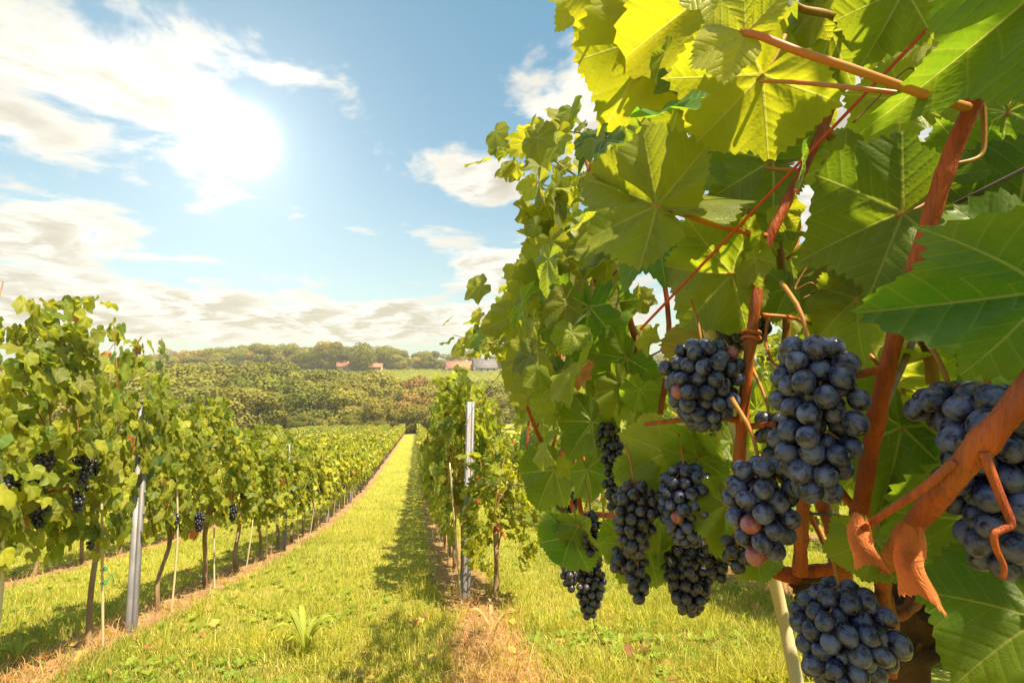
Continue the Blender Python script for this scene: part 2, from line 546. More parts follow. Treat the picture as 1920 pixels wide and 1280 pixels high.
def blade_material(name, ramp):
    m, t = mat(name)
    tn = t.n('ShaderNodeVertexColor', layer_name='tint').outputs['Color']
    p = t.n('ShaderNodeBsdfPrincipled', {'Base Color': tn, 'Roughness': 0.6, 'Specular IOR Level': 0.25})
    tb = t.n('ShaderNodeBsdfTranslucent', {'Color': t.mix(1.0, tn, (1.6, 1.5, 0.9), 'MULTIPLY')})
    out(t, t.n('ShaderNodeMixShader', {0: 0.4, 1: p.outputs[0], 2: tb.outputs[0]}).outputs[0])
    return m


M_BLADE = blade_material('grass_blade', None)

# ------------------------------------------------------------------ ground
xs = np.unique(np.concatenate([np.linspace(-3000, -300, 12), np.linspace(-300, 300, 61), np.linspace(300, 3000, 12)]))
ys = np.unique(np.concatenate([np.linspace(-300, -10, 8), np.arange(-10, 340, 2.0), np.linspace(340, 4000, 30)]))
X, Y = np.meshgrid(xs, ys)
V = np.stack([X, Y, gz(X, Y)], -1).reshape(-1, 3)
nx = len(xs)
ii, jj = np.meshgrid(np.arange(nx - 1), np.arange(len(ys) - 1))
b0 = (jj * nx + ii).ravel()
tag(obj('ground', mesh('ground', V, np.stack([b0, b0 + 1, b0 + nx + 1, b0 + nx], -1), M_GROUND, smooth=True)), kind='structure')

# ------------------------------------------------------------------ vine leaf shapes
LOBE_T = np.radians([0, 14, 26, 38, 52, 64, 78, 92, 108, 124, 140, 156, 168, 180])
LOBE_R = np.array([1.0, .91, .82, .84, .93, .86, .76, .79, .78, .66, .57, .48, .34, .07])


def leaf_proto(na, nr, seed, teeth=True):
    r = np.random.default_rng(seed)
    th = np.linspace(-np.pi, np.pi, na, endpoint=False) + np.pi / na
    lr = LOBE_R * r.uniform(.93, 1.07, len(LOBE_R))
    lr[-1] = .08
    rad = np.interp(np.abs(th), LOBE_T, lr)
    rad *= 1 + .05 * np.sin(th * 2 + r.uniform(0, 6))
    if teeth:
        k = np.arange(na) % 3
        big = np.repeat(r.uniform(.4, 1.25, na // 3 + 1), 3)[:na]
        rad *= 1 + big * (.055 if na < 120 else .042) * np.where(k == 0, 1.0, np.where(k == 1, .1, -.75))
        rad *= r.uniform(.985, 1.015, na)
    pts, uv, F = [np.zeros((1, 2))], [], []
    for i in range(1, nr + 1):
        f = (i / nr) ** .85
        rr = rad * f if i == nr else (rad * f * (i / nr) + f * np.convolve(np.r_[rad[-2:], rad, rad[:2]], np.ones(5) / 5, 'valid') * (1 - i / nr))
        pts.append(np.stack([rr * np.sin(th), rr * np.cos(th)], -1))
    uv = np.concatenate(pts)
    x, y = uv[:, 0], uv[:, 1]
    rr = np.hypot(x, y)
    an = np.arctan2(np.abs(x), y)
    z = -.34 * y * np.abs(y) * r.uniform(.4, 1.5) - .20 * x * x * r.uniform(-.6, 1.6) + np.abs(x) * r.uniform(-.12, .42)
    z += -.07 * rr * np.cos(an * 2 * np.pi / .93) * r.uniform(.6, 1.4)
    z += rr ** 2 * (.07 * np.sin(3 * np.arctan2(x, y) + r.uniform(0, 6)) + .05 * np.sin(5 * np.arctan2(x, y) + r.uniform(0, 6)))
    V = np.stack([x, y, z], -1)
    for j in range(na):
        F.append((0, 1 + (j + 1) % na, 1 + j))
    for i in range(nr - 1):
        a, b = 1 + i * na, 1 + (i + 1) * na
        for j in range(na):
            k = (j + 1) % na
            F += [(a + j, a + k, b + k), (a + j, b + k, b + j)]
    return V, np.array(F), uv


HERO = [leaf_proto(150, 8, 100 + i) for i in range(6)]
MIDL = [leaf_proto(36, 3, 200 + i) for i in range(6)]
LOWL = [leaf_proto(13, 1, 300 + i, False) for i in range(6)]
FARL = [leaf_proto(6, 1, 400 + i, False) for i in range(4)]


def place_leaves(protos, pos, nor, tip, size, col, r):
    """many leaves at once -> V, F, uv, col"""
    pos, nor, tip = np.asarray(pos), nrm(nor), np.asarray(tip)
    ty = nrm(tip - nor * np.sum(tip * nor, 1, keepdims=True))
    tx = np.cross(ty, nor)
    which = r.integers(0, len(protos), len(pos))
    Vs, Fs, Us, Ks, n = [], [], [], [], 0
    for k, (V, F, U) in enumerate(protos):
        idx = np.where(which == k)[0]
        if not len(idx):
            continue
        M = np.stack([tx[idx], ty[idx], nor[idx]], 1) * size[idx, None, None]
        W_ = np.einsum('vk,nkc->nvc', V, M) + pos[idx, None, :]
        Vs.append(W_.reshape(-1, 3))
        Fs.append((F[None] + (np.arange(len(idx)) * len(V))[:, None, None] + n).reshape(-1, 3))
        Us.append(np.tile(U, (len(idx), 1)))
        Ks.append(np.repeat(col[idx], len(V), 0))
        n += len(idx) * len(V)
    return np.concatenate(Vs), np.concatenate(Fs), np.concatenate(Us), np.concatenate(Ks)


def leaf_cols(n, r, yel=0.45, spread=0.3, dead=0.015):
    c = np.ones((n, 4))
    c[:, 0] = np.clip(r.normal(yel, spread, n), 0, 1)
    c[:, 1] = np.where(r.random(n) < dead, r.uniform(.6, 1, n), 0)
    c[:, 2] = r.uniform(0, 1, n)
    return c


def canopy(n, r, half_len, z0, z1, half_w, size, yel=0.5, protos=LOWL, shoots=5, dead=.012):
    """leaves of one trellised vine, local to its foot; the row runs along y"""
    ns = int(n * .14)
    nm = n - ns
    y = r.uniform(-half_len, half_len, nm)
    zt = r.beta(1.25, 1.15, nm)
    top = z1 + .10 * np.sin(y * 5 + r.uniform(0, 6))
    bot = z0 + .10 * np.sin(y * 4 + r.uniform(0, 6)) + .10 * r.random(nm)
    z = bot + (top - bot) * zt
    prof = half_w * (0.55 + .6 * np.sin(np.pi * np.clip(zt * .85 + .12, 0, 1)))
    side = np.where(r.random(nm) < .5, -1, 1)
    x = side * prof * r.uniform(.45, 1.0, nm) ** .6 + .05 * np.sin(y * 7 + z * 5)
    pos = [np.stack([x, y, z], -1)]
    outw = [np.stack([side * r.uniform(.4, 1.2, nm), r.normal(0, .45, nm), r.uniform(.1, 1.0, nm)], -1)]
    for k in range(shoots):
        m = ns // shoots
        t = r.random(m)
        bx, by = r.normal(0, half_w * .45), r.uniform(-half_len, half_len)
        dx, dy, hh = r.normal(0, .11), r.normal(0, .15), r.uniform(.12, .32)
        pos.append(np.stack([bx + dx * t + r.normal(0, .05, m), by + dy * t + r.normal(0, .06, m), z1 - .08 + hh * t], -1))
        outw.append(np.stack([r.normal(0, .7, m), r.normal(0, .7, m), r.uniform(.2, 1, m)], -1))
    pos, outw = np.concatenate(pos), np.concatenate(outw)
    n = len(pos)
    tip = np.stack([r.normal(0, .5, n), r.normal(0, .5, n), r.uniform(-1.2, -.2, n)], -1) + .5 * outw * np.array([1, 1, 0])
    sz = size * r.uniform(.65, 1.25, n)
    col = leaf_cols(n, r, yel, .28, dead)
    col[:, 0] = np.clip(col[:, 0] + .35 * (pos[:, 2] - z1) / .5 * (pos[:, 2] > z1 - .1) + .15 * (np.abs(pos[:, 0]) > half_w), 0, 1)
    return place_leaves(protos, pos, outw, tip, sz, col, r)


def trunk_mesh(name, h, rad, seed, m=None):
    r = np.random.default_rng(seed)
    pts = [(0, 0, -.06), (r.normal(0, .015), r.normal(0, .02), h * .3), (r.normal(0, .03), r.normal(0, .05), h * .65), (r.normal(0, .03), r.normal(0, .05), h)]
    b = MB()
    p = smooth_path(pts, 14)
    rr = rad * np.interp(np.linspace(0, 1, 14), [0, .12, .5, .92, 1], [1.35, 1.0, .85, 1.1, .8])
    tube_to(b, p, rr, 9, None, .10)
    return b.build(name, m or M_TRUNK, True)


def cane_mesh(name, r, half_len, z0, z1, rad=.005):
    b = MB()
    y0 = r.uniform(-half_len, half_len)
    pts = [(0, y0 * .4, z0 - .1), (r.normal(0, .05), y0 * .8, z0 + .15), (r.normal(0, .09), y0, (z0 + z1) / 2), (r.normal(0, .12), y0 + r.normal(0, .15), z1 + r.uniform(-.05, .3))]
    p = smooth_path(pts, 12)
    tube_to(b, p, np.linspace(rad, rad * .5, 12), 6)
    return b.build(name, M_CANE2, True)


ROW_R, ROW_L, PITCH_ROW, SP = 0.409, -1.93, 2.34, 0.90
END_Y = 87.0

variants = {}
for lod, (n, pr, sz, k, mm) in {0: (640, MIDL, .058, 5, M_LEAF), 1: (500, LOWL, .062, 5, M_LEAF2), 2: (250, FARL, .088, 4, M_LEAF2)}.items():
    variants[lod] = []
    for i in range(k):
        r = np.random.default_rng(1000 * lod + i)
        z1 = 1.60 + r.uniform(-.06, .08)
        V, F, U, K = canopy(n, r, .62, .57, z1, .22, sz, .75, pr)
        variants[lod].append((mesh('foliage', V, F, mm, U, K, lod < 2), trunk_mesh('trunk', .82, .022, 50 + i)))
cane_meshes = [cane_mesh('cane', np.random.default_rng(70 + i), .5, .75, 1.55) for i in range(8)]
arm_meshes = []
for i in range(3):
    r = np.random.default_rng(90 + i)
    b = MB()
    tube_to(b, smooth_path([(0, 0, .78), (.01, .15, .86 + r.normal(0, .02)), (0, .48, .88 + r.normal(0, .02))], 9), np.linspace(.011, .008, 9), 7)
    arm_meshes.append(b.build('fruiting_arm', M_CANE, True))


def place_vine(x, y, lod, label, group, r, scale=1.0):
    v = variants[lod][int(r.integers(0, len(variants[lod])))]
    t = thing('grapevine', (x, y, float(gz(x, y))), label, 'grapevine', group, math.pi if r.random() < .5 else 0.0)
    t.scale = (r.uniform(.9, 1.12), 1.0, scale * r.uniform(.94, 1.05))
    obj('foliage', v[0], t)
    obj('trunk', variants[lod][int(r.integers(0, len(variants[lod])))][1], t)
    if lod == 0:
        for i in range(4):
            obj('cane', cane_meshes[int(r.integers(0, 8))], t)
        obj('fruiting_arm', arm_meshes[int(r.integers(0, 3))], t)
    return t


def lod_of(y, x):
    d = math.hypot(x, y)
    return 0 if d < 9.5 else 1 if d < 26 else 2


rv = np.random.default_rng(5)
GL1, GR1 = 'vines in the row left of the grass path', 'vines in the row right of the grass path'
GL2, GL3, GLX, GR2 = 'vines in the second row left of the path', 'vines in the third row left of the path', 'vines in the fourth row left of the path', 'vines in the row behind the near grapes'
cand = []
first_left = 1.913 * 1.93                                 # the left row's first full trunk in view
for j in range(-2, 95):
    cand.append((ROW_L, first_left + SP * j, 'L1'))
cand.append((.62, 4.22, 'R1'))
for j in range(0, 93):
    cand.append((ROW_R, 4.80 + SP * j, 'R1'))
for k, (x, g) in enumerate(((ROW_L - PITCH_ROW, 'L2'), (ROW_L - 2 * PITCH_ROW, 'L3'), (ROW_L - 3 * PITCH_ROW, 'L4'), (ROW_L - 4 * PITCH_ROW, 'L5'), (ROW_L - 5 * PITCH_ROW, 'L6'),
                            (ROW_R + PITCH_ROW, 'R2'), (ROW_R + 2 * PITCH_ROW, 'R3'))):
    for j in range(0, 100):
        cand.append((x, 0.75 + SP * j + .13 * k, g))
LBL = {'L1': ('leafy grapevine in the long trellised row along the left of the path', GL1),
       'R1': ('leafy grapevine in the narrow row right of the path, beyond the metal post', GR1),
       'L2': ('leafy grapevine in the second row left of the grass path', GL2),
       'L3': ('leafy grapevine in the third row left of the grass path', GL3),
       'L4': ('leafy grapevine in the fourth row left of the grass path', GLX),
       'R2': ('sunlit grapevine in the row seen behind the near grapes', GR2)}
OWN = {}
budget = {'L1': 85, 'R1': 51, 'L2': 70, 'L3': 45, 'L4': 20, 'R2': 26}
used = {k: 0 for k in budget}
bulk = []
for (x, y, g) in cand:
    if y > END_Y:
        continue
    px, py, d = proj(np.array([x, y, float(gz(x, y)) + 1.2]))
    if d < .3 or px < -260 or px > 2350:
        continue
    if g in budget and used[g] < budget[g]:
        used[g] += 1
        sc = 1.0
        lab, grp = LBL[g]
        lod = lod_of(y, x)
        if g == 'L1' and y < first_left + .5 * SP:
            sc = 1.08
        elif g == 'L1' and y < 12:
            sc = .93
        if g == 'L1' and abs(y - first_left) < .1:
            lab = 'tall leafy grapevine beside the nearest left metal post, with dark bunches low down'
        if g == 'R1' and y < 4.3:
            lab = 'bright grapevine with slim pale trunk in front of the right metal post'
            sc = .66
        vt = place_vine(x, y, lod, lab, grp, rv, sc)
        if g == 'L1' and 3.2 < y < 5.0:
            vt.scale.x = .72
    else:
        bulk.append((x, y))
# the far remainder of the rows, as one mass
Vs, Fs, Us, Ks, n0 = [], [], [], [], 0
src = []
for i in range(4):
    r = np.random.default_rng(3000 + i)
    src.append(canopy(150, r, .62, .52, 1.60, .20, .105, .52, FARL, 3))
for (x, y) in bulk:
    V, F, U, K = src[int(rv.integers(0, 4))]
    Vs.append(V + np.array([x, y, float(gz(x, y))]))
    Fs.append(F + n0)
    Us.append(U)
    Ks.append(K)
    n0 += len(V)
if Vs:
    tag(obj('far_vines', mesh('far_vines', np.concatenate(Vs), np.concatenate(Fs), M_LEAF2, np.concatenate(Us), np.concatenate(Ks))), 'mass of vine foliage in the farther rows of the vineyard', 'vines', None, 'stuff')

# ------------------------------------------------------------------ posts, stakes, wires
def post_mesh(h=1.50, w_=.060, dpt=.042):
    """open steel section with rolled edges, a groove down each flange and wire hooks"""
    prof = np.array([(-.5, .5), (-.5, -.35), (-.42, -.5), (-.16, -.5), (-.12, -.36), (.12, -.36), (.16, -.5), (.42, -.5), (.5, -.35), (.5, .5),
                     (.40, .5), (.40, -.30), (.36, -.38), (.22, -.38), (.18, -.24), (-.18, -.24), (-.22, -.38), (-.36, -.38), (-.40, -.30), (-.40, .5)])
    prof = prof * np.array([w_, dpt])
    k = len(prof)
    b = MB()
    V = np.concatenate([np.c_[prof, np.full(k, -.15)], np.c_[prof, np.full(k, h)]])
    F = [(i, (i + 1) % k, (i + 1) % k + k, i + k) for i in range(k)]
    b.add(V, F)
    half = k // 2
    top = [(k + i, k + i + 1, k + (k - 2 - i), k + (k - 1 - i)) for i in range(half - 1)]
    b.F4.append(np.array(top))
    z = .75
    while z < h - .04:
        for s in (-1, 1):
            box_to(b, (s * w_ * .5 - .004 + s * .006, -.012, z), (s * w_ * .5 + .004 + s * .006, -.004, z + .022))
        z += .14
    return b.build('post', M_STEEL)


PM = post_mesh()
POSTS_L = [3.97 + 4.15 * k for k in range(0, 12)]
POSTS_R = [4.13 + 4.15 * k for k in range(0, 6)]


def post(x, y, label, group, rz=0.0, tilt=0.0):
    o = obj('trellis_post', PM, None, (x, y, float(gz(x, y))))
    o.rotation_euler = (tilt, R(1.2), rz)
    return tag(o, label, 'post', group)


for k, y in enumerate(POSTS_L):
    post(ROW_L + .10 if k < 2 else ROW_L + .05, y, ['grey galvanised steel post at the near end of the left row, dappled with leaf shadows',
                                'grey steel post standing among the trunks, second along the left row'][k] if k < 2 else 'slim grey steel post far along the left row', 'steel posts of the left vine row', .12)
for k, y in enumerate(POSTS_R):
    post(ROW_R - .03 if k == 0 else ROW_R, y, 'pale grooved steel post in front of the row right of the path' if k == 0 else 'slim grey steel post farther along the row right of the path', 'steel posts of the right vine row', .1)
for k in range(4):
    post(ROW_R + PITCH_ROW, 3.2 + 4.15 * k, 'grey steel post in the row behind the near grapes', 'steel posts of the row behind the grapes')
for k in range(4):
    post(ROW_L - PITCH_ROW, 5.2 + 4.15 * k, 'grey steel post in the second row left of the path', 'steel posts of the second left row')


def stake_mesh(h, rad, seed):
    r = np.random.default_rng(seed)
    b = MB()
    n = 16
    p = smooth_path([(0, 0, -.08), (r.normal(0, .01), r.normal(0, .01), h * .5), (r.normal(0, .02), r.normal(0, .02), h)], n)
    rr = rad * (1 + .12 * (np.arange(n) % 4 == 0)) * np.linspace(1, .8, n)
    tube_to(b, p, rr, 7)
    return b.build('bamboo_stake', M_STAKE, True)


stakes = [stake_mesh(1.05, .0075, 10 + i) for i in range(4)]
for j in range(-1, 16):
    y = first_left + SP * j + .02
    x = ROW_L + .11
    o = obj('bamboo_stake', stakes[j % 4], None, (x, y - .08, float(gz(x, y))))
    o.rotation_euler = (rv.normal(0, .04), rv.normal(0, .05), rv.uniform(0, 6))
    tag(o, 'pale thin bamboo stake tied with green band, beside the leaning trunk left of the post' if j == 0 else 'pale thin bamboo stake beside a trunk of the left row', 'stake', 'bamboo stakes of the left row')
    if j == 0:
        b = MB()
        for q in (.40, .48):
            an = np.linspace(0, 2 * np.pi, 15)
            tube_to(b, np.stack([.016 * np.cos(an), .016 * np.sin(an), q + .006 * np.sin(2 * an)], -1), .004, 5)
        tube_to(b, smooth_path([(.014, 0, .4), (.04, .01, .43), (.05, 0, .39)], 7), .003, 5)
        obj('green_tie', b.build('green_tie', M_TIE, True), o)
for j in range(0, 12):
    y = 4.05 + SP * j
    x = ROW_R + (.09 if j % 2 else -.07)
    o = obj('bamboo_stake', stakes[j % 4], None, (x, y, float(gz(x, y))))
    o.rotation_euler = (rv.normal(0, .03), rv.normal(0, .05), rv.uniform(0, 6))
    tag(o, 'pale stake against the slim trunk by the right metal post' if j == 0 else 'pale thin stake along the row right of the path', 'stake', 'stakes of the right row')


def wire(x, h, y0, y1, label, group, rad=.0014):
    yy = np.concatenate([np.arange(y0, 30, .8), [45, 60, y1]])
    b = MB()
    tube_to(b, np.stack([np.full(len(yy), x), yy, gz(x, yy) + h], -1), rad, 5)
    o = obj('trellis_wire', b.build('trellis_wire', M_WIRE, True))
    return tag(o, label, 'wire', group)


for h, wd in ((.68, 'lowest'), (1.0, 'second'), (1.3, 'upper'), (1.5, 'topmost')):
    wire(ROW_L + .01, h, .5, END_Y, wd + ' trellis wire strung along the left row', 'wires of the left row')
for h, wd in ((.88, 'lowest'), (1.14, 'middle'), (1.45, 'topmost')):
    wire(ROW_R + .02, h, .15, END_Y, wd + ' dark trellis wire running through the near vine', 'wires of the near row', .0018)
for h, wd in ((.85, 'low'), (1.3, 'high')):
    wire(ROW_R + PITCH_ROW, h, .3, END_Y, wd + ' trellis wire of the row behind the near grapes', 'wires of the row behind the grapes')

# ------------------------------------------------------------------ the wood in the dip, the trees on the ridge
def tree_material():
    m, t = mat('tree_foliage')
    tn = t.n('ShaderNodeVertexColor', layer_name='tint').outputs['Color']
    s = t.n('ShaderNodeSeparateColor', {0: tn}).outputs
    ri = t.n('ShaderNodeObjectInfo').outputs['Random']
    c = t.mix(ri, (0.085, 0.105, 0.020), (0.19, 0.155, 0.035))
    c = t.mix(t.m('MULTIPLY', s[0], 0.6), c, (0.22, 0.21, 0.035))
    c = t.mix(t.ss(ri, 0.90, 0.97), c, (0.25, 0.16, 0.05))
    vb = t.m('MULTIPLY_ADD', t.m('FRACT', t.m('MULTIPLY', ri, 7.31)), 0.70, 0.95)
    c = t.mix(1.0, c, t.n('ShaderNodeCombineXYZ', {0: vb, 1: vb, 2: vb}).outputs[0], 'MULTIPLY')
    d = t.n('ShaderNodeBsdfDiffuse', {'Color': c})
    tb = t.n('ShaderNodeBsdfTranslucent', {'Color': t.mix(1.0, c, (1.9, 1.7, 0.9), 'MULTIPLY')})
    out(t, t.n('ShaderNodeMixShader', {0: 0.18, 1: d.outputs[0], 2: tb.outputs[0]}).outputs[0])
    return m


M_TREE = tree_material()


def crown_mesh(name, seed, n_cl, n_leaf, card, squat=1.0, low=.18):
    """crown of unit height and about unit width: clumps of many leaf sprays"""
    r = np.random.default_rng(seed)
    cen, rad = [], []
    for i in range(n_cl):
        v = nrm(r.normal(0, 1, 3))
        rr = r.uniform(.35, 1.0) ** .5
        hx = .40 * r.uniform(.85, 1.15)
        c = np.array([v[0] * hx * rr, v[1] * hx * rr, (low + 1) / 2 + v[2] * rr * (1 - low) / 2 * .86])
        if c[2] < .45:
            c[:2] *= .8
        cen.append(c)
        rad.append(r.uniform(.12, .21))
    pos, nor, col = [], [], []
    for c, q in zip(cen, rad):
        k = int(n_leaf * (q / .14) ** 2)
        v = nrm(r.normal(0, 1, (k, 3)) + np.array([0, 0, .25]))
        f = r.uniform(.80, 1.06, k)[:, None]
        pos.append(c + v * q * f * np.array([1.15, 1.15, .85 * squat]))
        nor.append(v + r.normal(0, .45, (k, 3)))
        cc = np.ones((k, 4))
        cc[:, 0] = np.clip(r.normal(r.uniform(.1, .7), .25, k), 0, 1)
        col.append(cc)
    pos, nor, col = np.concatenate(pos), nrm(np.concatenate(nor)), np.concatenate(col)
    n = len(pos)
    a = nrm(np.cross(nor, r.normal(0, 1, (n, 3))))
    b = np.cross(nor, a)
    s = card * r.uniform(.6, 1.3, n)[:, None]
    Vq = np.stack([pos - a * s, pos + b * s * .7, pos + a * s, pos - b * s * .7 + nor * s * .3], 1).reshape(-1, 3)
    F = np.arange(n * 4).reshape(-1, 4)
    return mesh(name, Vq, F, M_TREE, None, np.repeat(col, 4, 0))


CROWNS = [crown_mesh('crown', 20 + i, 20, 170, .028, 1.0, .02) for i in range(6)]
ROUND = [crown_mesh('crown', 40 + i, 60, 120, .024, 1.0, .05) for i in range(2)]


def tree_trunk_mesh(seed):
    r = np.random.default_rng(seed)
    b = MB()
    tube_to(b, smooth_path([(0, 0, -.04), (.01, .0, .2), (r.normal(0, .02), r.normal(0, .02), .5), (r.normal(0, .03), 0, .78)], 8), np.linspace(.032, .010, 8), 7, None, .1)
    for k in range(5):
        an = r.uniform(0, 6.28)
        z = r.uniform(.25, .5)
        tube_to(b, smooth_path([(0, 0, z), (.12 * math.cos(an), .12 * math.sin(an), z + .14), (.26 * math.cos(an), .26 * math.sin(an), z + .24)], 6), np.linspace(.014, .005, 6), 5)
    return b.build('trunk', M_TRUNK, True)


TT = [tree_trunk_mesh(i) for i in range(3)]


def tree(x, y, h, wdt, crown, label, group):
    t = thing('broadleaf_tree', (x, y, float(gz(x, y)) - .1), label, 'tree', group, rt.uniform(0, 6.28))
    t.scale = (h * wdt, h * wdt, h)
    obj('crown', crown, t)
    obj('trunk', TT[int(rt.integers(0, 3))], t)
    return t


rt = np.random.default_rng(77)


def tree_at(px, py_top, y, wdt, crown, label, group):
    az_, el_ = azel(px, py_top)
    x = y * math.tan(az_)
    h = 1.3 + math.hypot(x, y) * math.tan(el_) - float(gz(x, y))
    if h < 2.5:
        return None
    return tree(x, y, h * rt.uniform(.97, 1.04), wdt, crown, label, group)


GW, GRG = 'trees of the wood in the dip', 'trees along the ridge'
# three uneven ranks of the wood
for rank, (yy, dy, step, top) in enumerate(((97, 5, 50, lambda p: np.interp(p, [100, 260, 400, 520, 620, 700, 800, 900], [735, 732, 722, 730, 728, 735, 742, 740])),
                                            (116, 8, 46, lambda p: np.interp(p, [100, 260, 400, 520, 600, 690, 780, 900], [702, 704, 703, 702, 704, 712, 722, 722])),
                                            (138, 9, 36, lambda p: np.interp(p, [100, 260, 400, 520, 600, 680, 780, 900], [676, 682, 687, 689, 691, 698, 712, 716])))):
    p = 120.0
    while p < 2050:
        q = p + rt.normal(0, 6)
        h = top(min(q, 900)) + rt.normal(0, 6)
        tree_at(q, float(h), yy + rt.uniform(-dy, dy), rt.uniform(.95, 1.4), CROWNS[int(rt.integers(0, 6))],
                ('leafy tree at the front edge of the wood below the vine rows', 'dense tree in the middle of the wood in the dip', 'olive-green tree at the back of the wood below the hill')[rank],
                GW + (' front', ' middle', ' back')[rank])
        p += step * rt.uniform(.75, 1.25) * (1 if p < 950 else 1.7)
# low bushes where the rows end
for k in range(16):
    p = 560 + 24 * k + rt.normal(0, 6)
    tree_at(p, float(778 + rt.normal(0, 7) - (18 if p > 740 else 0)), 90.5 + rt.uniform(-1, 2), rt.uniform(1.1, 1.5), CROWNS[int(rt.integers(0, 6))], 'low bushy tree where the vine rows end', 'low trees at the foot of the rows')
# ridge
sil = lambda p: np.interp(p, [100, 250, 285, 350, 420, 480, 530, 560, 600, 620, 650, 740, 770, 800, 850, 870, 905, 1200], [668, 668, 663, 658, 650, 647, 648, 650, 646, 641, 650, 654, 659, 661, 657, 656, 664, 660])
p = 130.0
while p < 1900:
    q = p + rt.normal(0, 4)
    if abs(q - 682) > 22 and abs(q - 715) > 14:
        tree_at(q, float(sil(q) + rt.normal(0, 3)), 292 + rt.uniform(-3, 12), rt.uniform(.9, 1.3), CROWNS[int(rt.integers(0, 6))], 'tree in the long line along the ridge', GRG)
        tree_at(q + 8, float(sil(q) + 8 + rt.normal(0, 4)), 283 + rt.uniform(-5, 3), rt.uniform(1.0, 1.5), CROWNS[int(rt.integers(0, 6))], 'lower tree in front of the ridge trees', GRG + ' front')
    p += 17 * rt.uniform(.8, 1.2) * (1 if p < 950 else 2.0)
tree_at(680, 643, 266, .95, ROUND[0], 'big round-crowned tree standing before the orange-roofed house', None)
tree_at(724, 645, 282, 1.1, ROUND[1], 'tall full-crowned tree just right of the big round tree on the ridge', None)
# left slope of the opposite hill: scattered wood
for k in range(46):
    p = 150 + 9.0 * k + rt.normal(0, 8)
    yy = rt.uniform(170, 262)
    tree_at(p, float(np.interp(yy, [170, 262], [692, 672]) + rt.normal(0, 3) + max(0, p - 420) * .10), yy, rt.uniform(.9, 1.3), CROWNS[int(rt.integers(0, 6))], 'tree on the wooded slope rising to the ridge', 'trees of the far slope')

# ------------------------------------------------------------------ the vineyard on the opposite hill
def far_row_mesh(seed, length):
    r = np.random.default_rng(seed)
    n = int(length * 26)
    s = r.uniform(0, length, n)
    pos = np.stack([r.normal(0, .28, n), s, r.uniform(.3, 1.7, n)], -1)
    nor = nrm(np.stack([r.normal(0, 1, n), r.normal(0, .6, n), r.uniform(.1, 1, n)], -1))
    a = nrm(np.cross(nor, r.normal(0, 1, (n, 3))))
    b = np.cross(nor, a)
    z = .24 * r.uniform(.6, 1.3, n)[:, None]
    return pos, a * z, b * z * .8


FRM = []
dirx, diry = .62, -1.0
ln = 78.0
L2 = math.hypot(dirx, diry)
for k in range(4):
    pos, a, b = far_row_mesh(600 + k, ln)
    # rows run down the hill: lay the strip on the slope
    slope = (0.6 + 6.7) / 90.0
    ang = math.atan2(-dirx, diry)
    ca, sa = math.cos(ang), math.sin(ang)

    def lay(v):
        return np.stack([ca * v[:, 0] - sa * v[:, 1], sa * v[:, 0] + ca * v[:, 1], v[:, 2]], -1)
    p2, a2, b2 = lay(pos), lay(a), lay(b)
    p2[:, 2] += slope * p2[:, 1]
    Vq = np.stack([p2 - a2, p2 + b2, p2 + a2, p2 - b2], 1).reshape(-1, 3)
    kk = np.ones((len(pos), 4))
    kk[:, 0] = np.clip(np.random.default_rng(k).normal(.85, .15, len(pos)), 0, 1)
    kk[:, 1] = 0
    FRM.append(mesh('vine_row', Vq, np.arange(len(Vq)).reshape(-1, 4), M_LEAF2, None, np.repeat(kk, 4, 0)))
for k in range(34):
    x = -100 + 4.6 * k
    y = 276.0
    o = obj('vine_row', FRM[k % 4], None, (x, y, float(gz(x, y)) - .05))
    tag(o, 'bright green vine row running down the far hillside', 'vine row', 'vine rows on the far hillside')

# ------------------------------------------------------------------ houses on the ridge
M_PLAST = simple('house_plaster', (0.55, 0.47, 0.38), (0.48, 0.40, 0.32), .6, 0.9, 0, 10, 0.2)
M_TILE = simple('roof_tile', (0.40, 0.19, 0.11), (0.30, 0.14, 0.085), 1.3, 0.85, 0.6, 3, 0.2)
M_SLATE = simple('grey_roof', (0.17, 0.15, 0.16), (0.13, 0.11, 0.12), 1.0, 0.8, 0.3, 3, 0.3)
M_GLASS = simple('window_glass', (0.05, 0.06, 0.07), (0.03, 0.04, 0.05), 1, 0.15, 0, 4, 0.6)


